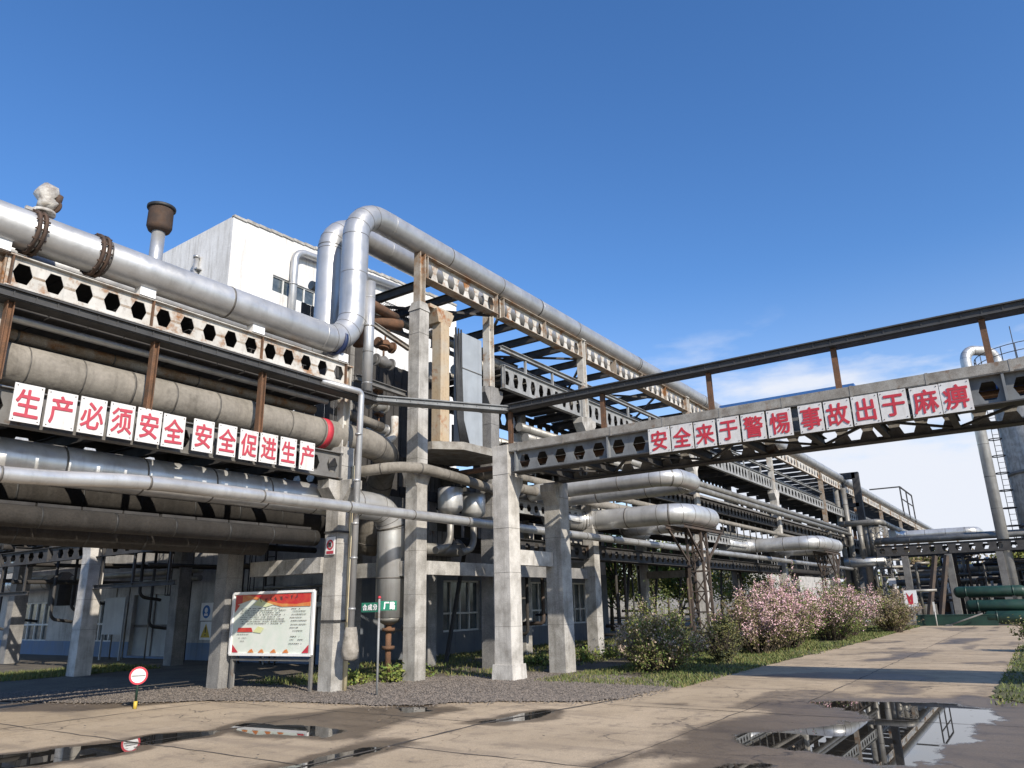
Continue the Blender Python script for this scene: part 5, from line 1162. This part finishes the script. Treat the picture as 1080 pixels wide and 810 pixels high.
# ------------------------------------------------------------------ cross rack and plant at the road end
def far_end():
    x = 60.0
    for xx, z0, z1, lb in ((60, 4.35, 5.1, 'dark girder with hexagons crossing above the road end, front row'), (62.2, 4.3, 5.0, 'dark girder crossing above the road end, rear row')):
        girder('castellated_girder', (xx, 9.4), (xx, -9), z0, z1, lb, 'darksteel', pitch=.8, group='girders crossing the road end', stiff=5, hf=.3, aw=.5)
    pipe('clad_pipe', 'long dark pipe lying on the crossing girder at the road end', [(60.6, 9.5, 5.4), (60.6, -9, 5.4)], .18, 'duct', seams=2)
    pipe('clad_pipe', 'second pipe lying on the crossing girder at the road end', [(61.3, 9.5, 5.5), (61.3, -9, 5.5)], .25, 'duct', seams=2)
    for y, m in ((7.6, 'midsteel'), (4.9, 'planks'), (1.9, 'midsteel'), (-2.2, 'planks')):
        column(60, y, 4.3, .42, {7.6: 'column under the crossing girder beside the long rack', 4.9: 'rust-stained column under the crossing girder above the road end', 1.9: 'column under the crossing girder next to the tall mast pipe', -2.2: 'column under the crossing girder at the right edge'}[y], 'midsteel', group='columns under the crossing girder')
    # inclined struts
    for y in (6.6, 5.9):
        mb = MB(); mb.bar((58.5, y, 0), (59.8, y-.9, 4.2), .25, .25); solid('strut', mb, 'rustdark', 'leaning rusty strut under the crossing girder', 'strut', 'leaning struts at the road end')
    for i, (y0, y1, z, r_, m) in enumerate([(5.0, .4, 3.45, .28, 'alu'), (8.2, -3, 3.0, .15, 'lagging'), (7.0, 1.0, 2.5, .2, 'duct'), (6.0, -3, 2.0, .15, 'duct'), (8, 1.5, 1.55, .22, 'duct'), (9.5, 5, 2.6, .25, 'duct'), (10, 5.5, 1.8, .2, 'alu')]):
        pipe('yard_pipe', ['bright silver pipe below the crossing girder at the road end', 'pale pipe second from top behind the green tanks', 'grey pipe mid-height in the yard behind the green tanks', 'thin pipe above the green tanks', 'lowest yard pipe behind the green tanks', 'yard pipe left of the leaning struts, upper', 'silver yard pipe left of the leaning struts, lower'][i], [(65+i*.5, y0, z), (65+i*.5, y1, z)], r_, m, seams=1.5, group='pipes in the yard past the road end')
    for i, y in enumerate((5.6, 4.4, 3.5, 2.9, 1.4, .6)):
        pipe('yard_riser', 'thin upright pipe in the yard past the road end', [(64+i*.4, y, 0), (64+i*.4, y, 4.2)], .09, ['white', 'lagging', 'duct'][i % 3], seams=0, group='upright pipes in the yard')
    for i in range(34):
        y = rng.uniform(-1.5, 10.5); xx = 61.5+rng.uniform(0, 7); r_ = rng.uniform(.05, .14); z1 = rng.uniform(2.5, 4.6)
        pipe('yard_riser', 'thin upright pipe in the yard past the road end', [(xx, y, 0), (xx, y, z1), (xx+.2, y-rng.uniform(.5, 2.5), z1)], r_, ['lagdark', 'rustdark', 'duct', 'midsteel', 'lagging'][i % 5], br=.2, seams=0, n=8, group='upright pipes in the yard')
    for i in range(16):
        y0 = rng.uniform(2, 10); z = rng.uniform(.6, 4.1); xx = 61+rng.uniform(0, 8)
        pipe('yard_pipe', 'thin horizontal pipe in the yard clutter past the road end', [(xx, y0, z), (xx, y0-rng.uniform(2.5, 6), z)], rng.uniform(.05, .13), ['lagdark', 'duct', 'rustdark', 'lagging'][i % 4], seams=0, n=8, group='thin pipes in the yard clutter')
    GTK = 'green horizontal tanks at the road end'
    for i, (x, y0, y1, z, r_) in enumerate([(49.2, 3.9, .9, 1.72, .30), (48.6, 3.4, .2, .98, .32), (48.0, 2.6, -.4, .40, .33)]):
        t = thing('green_tank', (x, (y0+y1)/2, 0), ['top', 'middle', 'lowest'][i]+' dark green horizontal tank at the road end', 'tank', GTK)
        mb = MB(); mb.tube([(x, y0+.2, z), (x, y0+.12, z), (x, y0, z), (x, y1, z), (x, y1-.12, z), (x, y1-.2, z)], [r_*.3, r_*.8, r_, r_, r_*.8, r_*.3], 20); part('shell', mb, 'greenpaint', t)
        for y in (y0-.4, y1+.4):
            mb = MB(); mb.span(x-.22, x+.22, y-.08, y+.08, 0, z-r_*.8); part('saddle', mb, 'darksteel', t)
            mb = MB(); mb.ring((x, y, z), (0, 1, 0), r_*1.04, .08, 20); part('band', mb, 'greenpaint', t)
    mb = MB(); mb.span(47.7, 48.1, 2.2, 6.0, 0, .52); mb.span(47.68, 48.12, 2.2, 6.0, .523, .58); solid('low_barrier', mb, 'greenpaint', 'low dark green barrier wall closing the road end', 'barrier')
    mb = MB(); mb.tube([(47.2, 4.4, .05), (47.4, 2.8, .62)], .04, 8); mb.box((47.2, 4.42, .04), (.4, .3, .08)); solid('leaning_pole', mb, 'midsteel', 'thin pole leaning in front of the green barrier', 'pole')
    mb = MB(); mb.tube([(47.4, 5.0, 0), (47.4, 5.0, 1.2)], .03, 6); mb.box((47.38, 5.0, 1.0), (.03, .1, .5)); solid('marker_post', mb, 'frame', 'thin white marker post before the green barrier', 'post')
    t = thing('warning_board', (50, 6.4, 0), 'small red and white board on posts at the road end', 'sign')
    mb = MB(); mb.span(50, 50.03, 6.05, 6.75, 1.0, 1.9); part('panel', mb, 'white', t)
    mb = MB(); mb.poly([(49.994, 6.55, 1.1), (49.994, 6.3, 1.1), (49.994, 6.25, 1.75), (49.994, 6.45, 1.55), (49.994, 6.6, 1.8)]); part('mark', mb, 'red', t)
    mb = MB(); mb.span(50.04, 50.1, 6.1, 6.16, 0, 1.9); mb.span(50.04, 50.1, 6.64, 6.7, 0, 1.9); part('leg', mb, 'midsteel', t)
    mb = MB(); mb.span(50, 50.2, 8.0, 10.2, .2, 1.5); mb.span(49.98, 50.22, 7.98, 10.22, 1.502, 1.58); solid('white_wall', mb, 'white', 'short white wall behind the last shrub', 'wall')
    mb = MB(); mb.span(74, 82, -4, 10, 0, 3.6)
    for k in range(9): mb.span(73.92, 73.98, -3.6+k*1.5, -3.5+k*1.5, 0, 3.6)
    mb.span(73.8, 82.2, -4.2, 10.2, 3.603, 3.85); solid('dark_shed', mb, 'concrete_dark', 'dark low shed across the yard behind the road end pipes', 'building')
    for i, (y0, y1, x_, z0, z1) in enumerate(((9.0, 7.2, 56, 0, 1.9), (6.6, 5.6, 66, 0, 2.4), (3.0, 1.8, 67, 0, 2.9), (.6, -1, 58, 0, 2.2))):
        t = thing('machine_unit', (x_, (y0+y1)/2, 0), ['dark machine unit beside the long rack foot', 'dark machine unit behind the leaning struts', 'tall machine unit behind the green tanks', 'machine unit right of the green tanks'][i], 'machine', 'machine units in the yard')
        mb = MB(); mb.span(x_, x_+1.4, y1, y0, z0, z1*.6); mb.taper((x_+.7, (y0+y1)/2), z1*.6+.002, z1*.8, 1.2, abs(y0-y1)*.9, .6, .5); part('body', mb, 'midsteel', t)
        mb = MB(); mb.tube([(x_+.7, (y0+y1)/2, z1*.8), (x_+.7, (y0+y1)/2, z1*1.25)], .14, 10); mb.tube(bend([(x_+.2, y1+.2, z1*.6), (x_+.2, y1+.2, z1), (x_+.2, y1-1.6, z1)], .2), .09, 8); part('pipework', mb, 'duct', t)
        mb = MB(); mb.tube([(x_-.05, (y0+y1)/2, z1*.3), (x_+.0, (y0+y1)/2, z1*.3)], .35, 16); part('cover', mb, 'rust', t)
    # tall mast pipe with gooseneck into the tower
    pipe('mast_pipe', 'tall grey pipe rising past the bridge to a gooseneck on the tower', [(60.5, 1.55, 0), (60.5, 1.55, 18.6), (62.2, -.3, 18.6), (62.2, -.3, 16.9)], .36, 'alu', br=.85, seams=2.4, n=18)
    t = thing('concrete_tower', (62.5, -2.4, 0), 'tall round concrete tower with railed top platform at the right edge', 'tower')
    mb = MB(); mb.lathe((62.5, -2.4, 0), [(2.9, -.1), (2.9, 16.4)], 40); part('shaft', mb, 'concrete', t)
    mb = MB(); mb.lathe((62.5, -2.4, 0), [(2.9, 16.402), (3.6, 16.75), (3.6, 17.0), (2.6, 17.02), (1.4, 17.6), (.2, 17.8)], 40); part('platform', mb, 'lagging', t)
    for z in (6, 9.5, 13):
        mb = MB(); mb.ring((62.5, -2.4, z), (0, 0, 1), 2.96, .22, 40); part('band', mb, 'midsteel', t)
    mb = MB()
    for k in range(24):
        a = 2*math.pi*k/24; mb.tube([(62.5+3.5*math.cos(a), -2.4+3.5*math.sin(a), 17), (62.5+3.5*math.cos(a), -2.4+3.5*math.sin(a), 18.1)], .03, 5)
    for z in (17.55, 18.1): mb.tube([(62.5+3.5*math.cos(a), -2.4+3.5*math.sin(a), z) for a in np.linspace(0, 2*math.pi, 33)], .03, 5)
    for y in (-1.5, -2.7): mb.tube([(62, y, 17.5), (62, y, 20.2)], .03, 5)
    part('railing', mb, 'darksteel', t)
    mb = MB(); xl, yl = 61.6, .72
    for s in (-.2, .2): mb.bar((xl, yl+s, 0), (xl, yl+s, 16.5), .045, .045)
    for z in np.arange(.4, 16.4, .4): mb.bar((xl, yl-.2, z), (xl, yl+.2, z), .03, .03)
    for z in np.arange(2.4, 16.4, 1.2): mb.tube([(xl-.4+.42*math.cos(a), yl+.1+.42*math.sin(a), z) for a in np.linspace(0, 2*math.pi, 11)], .04, 5)
    part('ladder', mb, 'darksteel', t)
    # platform railing on top of the long rack
    mb = MB()
    for xx in (98, 103, 108):
        mb.bar((xx, 11.7, 10.6), (xx, 11.7, 14.0), .14, .14)
    mb.bar((98, 11.7, 14.0), (108, 11.7, 14.0), .14, .14); mb.bar((98, 11.7, 12.6), (108, 11.7, 12.6), .1, .1); mb.bar((98, 11.7, 14), (98, 15, 14), .14, .14)
    solid('roof_railing', mb, 'darksteel', 'open railing frame standing on top of the far rack against the cloud', 'railing')
    mb = MB(); mb.span(95, 140, 30, 46, 0, 7); mb.span(94.8, 140.2, 29.8, 46.2, 7.002, 7.4); solid('far_building', mb, 'plaster_low', 'long pale low building far beyond the rack', 'building')
    mb = MB(); mb.span(62, 96, 44, 52, 0, 4.2); mb.span(61.8, 96.2, 43.8, 52.2, 4.203, 4.5)
    for k in range(10): mb.span(63.5+k*3.2, 65+k*3.2, 43.9, 43.98, 1.2, 2.8)
    solid('low_shed', mb, 'concrete_dark', 'low pale shed glimpsed between the rack columns', 'building')
far_end()

# ------------------------------------------------------------------ plants
def leaf_cloud(P, size, rg, droop=.0):
    n = len(P); a = rg.normal(size=(n, 3)); a /= np.linalg.norm(a, axis=1)[:, None]; b = rg.normal(size=(n, 3)); b -= a*(a*b).sum(1)[:, None]; b /= np.linalg.norm(b, axis=1)[:, None]
    s = size*rg.uniform(.6, 1.35, n)[:, None]
    V = np.stack([P-a*s, P+b*s*.5, P+a*s, P-b*s*.5], 1).reshape(-1, 3); return V, np.arange(n*4).reshape(-1, 4)
def shrub(name, x, y, h, w_, label, nst, nleaf, lm, bloom=0, bm=('bloom',), seed=0, group='shrubs along the road verge', lsize=.035, upright=.5, cat='shrub', wood=True, low=.1):
    rg = np.random.default_rng(seed); t = thing(name, (x, y, 0), label, cat, group); st = MB(); pts, tips = [], []
    for k in range(nst):
        a = rg.uniform(0, 6.28); rad = w_/2*math.sqrt(rg.random())*.98; hh = h*(.45+.68*rg.random())*(1-.45*(rad/(w_/2))**2); rad *= rg.uniform(.8, 1.25)
        b0 = np.array([x+math.cos(a)*rad*.22, y+math.sin(a)*rad*.22, 0]); e = np.array([x+math.cos(a)*rad, y+math.sin(a)*rad, hh]); mid = (b0+e)/2+np.array([-math.cos(a), -math.sin(a), .0])*rad*.18+rg.normal(0, .05, 3)
        path = [b0*(1-u)**2+mid*2*u*(1-u)+e*u*u for u in np.linspace(0, 1, 7)]
        st.tube(path, [.016*(1-.75*u) for u in np.linspace(0, 1, 7)], 4, cap=False)
        for j in range(7):                      # side twigs
            u = rg.uniform(.35, 1); q = b0*(1-u)**2+mid*2*u*(1-u)+e*u*u; d = rg.normal(0, 1, 3); d[2] = abs(d[2])*.8+upright; d /= np.linalg.norm(d); L = h*rg.uniform(.08, .24)
            st.tube([q, q+d*L*.5+rg.normal(0, .015, 3), q+d*L], [.007, .005, .003], 3, cap=False)
            for uu in np.linspace(.1, 1, 5): pts.append(q+d*L*uu)
            tips.append((q, d, L))
        for u in np.linspace(.3, 1, 9): pts.append(b0*(1-u)**2+mid*2*u*(1-u)+e*u*u)
    part('stems', st, 'bark', t); pts = np.array(pts)
    cw = (vnoise(pts[:, 0]+1.7*pts[:, 2], pts[:, 1]+.9*pts[:, 2], 2.4, seed+3)*.6+vnoise(pts[:, 0]-pts[:, 2], pts[:, 1]+1.3*pts[:, 2], 5.5, seed+5)*.4)**3.2+.006; cw /= cw.sum()
    sel = pts[rg.choice(len(pts), nleaf, p=cw)]+rg.normal(0, .045, (nleaf, 3))*rg.choice([.6, 1.0, 2.2], (nleaf, 1)); sel[:, 2] = np.maximum(sel[:, 2], .03)
    V, F = leaf_cloud(sel, lsize, rg); mi = np.minimum(rg.integers(0, len(lm)*2, nleaf)//2, len(lm)-1)
    o = link('leaves', np_mesh('leaves', V, F, list(lm), mi, ORG[t.name]), t)
    if bloom:
        B = []
        hs = pts[:, 2]/h; wgt = np.clip((hs-.25)*1.6, 0.02, 1)*(.15+vnoise(pts[:, 0]+pts[:, 2], pts[:, 1]-pts[:, 2], 1.7, seed))**3.5
        wgt /= wgt.sum(); sel = pts[rg.choice(len(pts), bloom, p=wgt)]+rg.normal(0, .04, (bloom, 3)); V, F = leaf_cloud(sel, .030, rg)
        link('blossoms', np_mesh('blossoms', V, F, list(bm), rg.integers(0, len(bm), bloom), ORG[t.name]), t)
    return t
SH = 'flowering_shrub'
shrub(SH, 17.4, 7.85, 1.22, 2.5, 'olive-brown shrub with few faded blossoms, nearest to the gravel', 130, 14000, ('leaf_olive', 'leaf_dry', 'leaf_green', 'leaf_olive'), 2600, ('bloom2',), 1, lsize=.028)
shrub(SH, 20.6, 9.2, 1.75, 2.2, 'greener shrub behind the nearest lattice tower foot', 80, 8000, ('leaf_green', 'leaf_olive', 'leaf_yel'), 500, ('bloom2',), 2, lsize=.032)
shrub('round_shrub', 20.2, 7.25, 1.2, 1.15, 'compact dark rounded shrub left of the pink blossom', 90, 8000, ('leaf_dark', 'leaf_olive'), 0, seed=3, lsize=.026)
for i, (x, y, h, w_, b) in enumerate([(24.2, 7.5, 1.75, 2.7, 5500), (26.4, 7.3, 1.95, 3.0, 10500), (29.0, 7.9, 2.25, 3.3, 10500), (31.9, 7.0, 2.1, 3.3, 9000), (35.2, 7.2, 2.2, 3.6, 5000)]):
    shrub(SH, x, y, h, w_, ['pink blossoming shrub first in the row, with dry brown base', 'fullest pink blossoming shrub in the middle of the row', 'tall pink shrub mingled with green shoots', 'pink and olive shrub second from the row end', 'fading buff-pink shrub at the end of the blossoming row'][i], 125, 9500, [('leaf_dry', 'leaf_olive'), ('leaf_olive', 'leaf_green', 'leaf_dry'), ('leaf_green', 'leaf_olive', 'leaf_yel'), ('leaf_olive', 'leaf_green'), ('leaf_dry', 'leaf_olive', 'leaf_green')][i], b, ('bloom', 'bloom', 'bloom2'), 10+i, lsize=.034)
shrub(SH, 39.4, 5.95, 1.75, 2.9, 'lone brownish shrub standing apart near the road end', 100, 8000, ('leaf_olive', 'leaf_dry'), 2000, ('bloom2',), 20, lsize=.042)
shrub(SH, 42.6, 6.6, 1.8, 2.4, 'small shrub half hidden behind the lone brownish one', 70, 5000, ('leaf_olive', 'leaf_dry'), 900, ('bloom2',), 21, lsize=.045)
shrub(SH, 26.5, .15, 1.1, 1.3, 'leafy shrub cut by the right picture edge on the grass verge', 80, 5000, ('leaf_green', 'leaf_olive'), 300, ('bloom2',), 22, lsize=.036)
GWD = 'weeds at the rack columns'
for i, (x, y, h, w_) in enumerate([(12.9, 12.25, .3, .8), (14.0, 12.5, .28, .7), (17.8, 11.6, .3, 1.0), (19.8, 11.2, .35, 1.0), (21.2, 11.1, .3, .8), (24.4, 9.6, .3, .9), (12.2, 12.7, .25, .6)]):
    shrub('weed_clump', x, y, h, w_, ['leafy green weeds behind the street sign post', 'low weeds at the foot of the tall pale column', 'weeds right of the bridge end column', 'weeds left of the half-lit column', 'weeds at the foot of the half-lit column', 'weeds at the nearest lattice tower foot', 'small weeds under the vertical duct'][i], 22, 420, ('leaf_green', 'leaf_yel'), 0, seed=40+i, group=GWD, lsize=.05, cat='weeds')
def tree(x, y, h, w_, label, lm, seed, n=5200, group='trees beyond the rack', ls=.10, trunk=.28):
    rg = np.random.default_rng(seed); t = thing('tree', (x, y, 0), label, 'tree', group); tr = MB(); zt = h*trunk
    tr.tube([(x, y, -.05), (x+.05, y, zt), (x+.1, y+.05, h*.75)], [.045*h*.5, .03*h*.5, .01*h*.5], 8)
    C = []
    for k in range(22):
        a = rg.uniform(0, 6.28); rr = w_/2*math.sqrt(rg.random()); z = zt+(h-zt)*rg.uniform(.08, .98); rr *= math.sqrt(max(.05, 1-((z-zt)/(h-zt)*1.6-.7)**2*.8))
        c = np.array([x+math.cos(a)*rr, y+math.sin(a)*rr, z]); C.append(c); q = zt*.7+(h*.7-zt*.7)*rg.random(); tr.tube([(x+.05, y, min(q, z*.95)), tuple((np.array([x, y, q])+c)/2+np.array([0, 0, .1])), tuple(c)], [.018*h*.5, .01*h*.5, .004], 5, cap=False)
    part('trunk', tr, 'bark', t); C = np.array(C); j = rg.integers(0, len(C), n); P = C[j]+rg.normal(0, 1, (n, 3))*np.array([w_*.11, w_*.11, h*.07])*rg.uniform(.5, 1.3, (len(C), 1))[j]
    V, F = leaf_cloud(P, ls, rg); link('crown', np_mesh('crown', V, F, list(lm), (j % len(lm)), ORG[t.name]), t)
TR = [(46, 29, 6.0, 5.5, 'sunlit tree far behind the nearest lattice tower'), (54, 30.5, 6.5, 6, 'sunlit yellow-green tree far behind the second bay of the rack'), (62, 28.5, 5.5, 6, 'sunlit low tree far behind the pink shrubs, nearer'), (71, 30.5, 6.5, 7, 'sunlit tree far behind the pink shrubs, farther'), (82, 29, 6.5, 7, 'sunlit tree far behind the long loop'), (39.5, 27.5, 5.0, 4.5, 'sunlit small tree beside the hall end'), (36.5, 18.5, 5.0, 4.0, 'yellow-green young tree between the rack columns right of the hall'), (40.5, 21, 6.2, 5.0, 'taller olive tree behind the second lattice tower'), (45, 18.5, 4.8, 4.0, 'bushy tree behind the pink shrubs under the rack'), (50.5, 20, 6.0, 5.0, 'loose olive tree seen under the third loop'), (56, 18.2, 5.0, 4.5, 'small tree near the far rack joint'), (36, 24, 7.0, 5.0, 'rearmost tree beside the hall corner')]
for i, (x, y, h, w_, lb) in enumerate(TR): tree(x, y, h, w_, lb, [('leaf_yel', 'leaf_green'), ('leaf_olive', 'leaf_yel'), ('leaf_green', 'leaf_olive', 'leaf_yel')][i % 3], 60+i)
for i, (x, y, h, w_, lb) in enumerate([(78, 6.5, 5.5, 6, 'autumn-toned tree behind the yard pipes, left'), (80, 1.5, 5.0, 6, 'autumn-toned tree behind the yard pipes, right'), (84, -5, 6, 7, 'tree behind the round tower'), (92, 9.5, 6, 7, 'tree at the end of the far rack')]):
    tree(x, y, h, w_, lb, ('leaf_yel', 'leaf_olive', 'leaf_dry'), 80+i, 3500, 'trees past the road end', .16, .12)
# a real treeline far off
def treeline():
    rg = np.random.default_rng(5); n = 30000; x = rg.uniform(150, 420, n); y = rg.uniform(-160, 160, n)+x*.1; P = np.stack([x, y, np.abs(rg.normal(0, 3.2, n))+.2], -1)
    V, F = leaf_cloud(P, .9, rg); tag(link('far_treeline', np_mesh('far_treeline', V, F, ['leaf_olive', 'leaf_dark'], rg.integers(0, 2, n)), None, (0, 0, 0)), None, None, kind='stuff')
treeline()
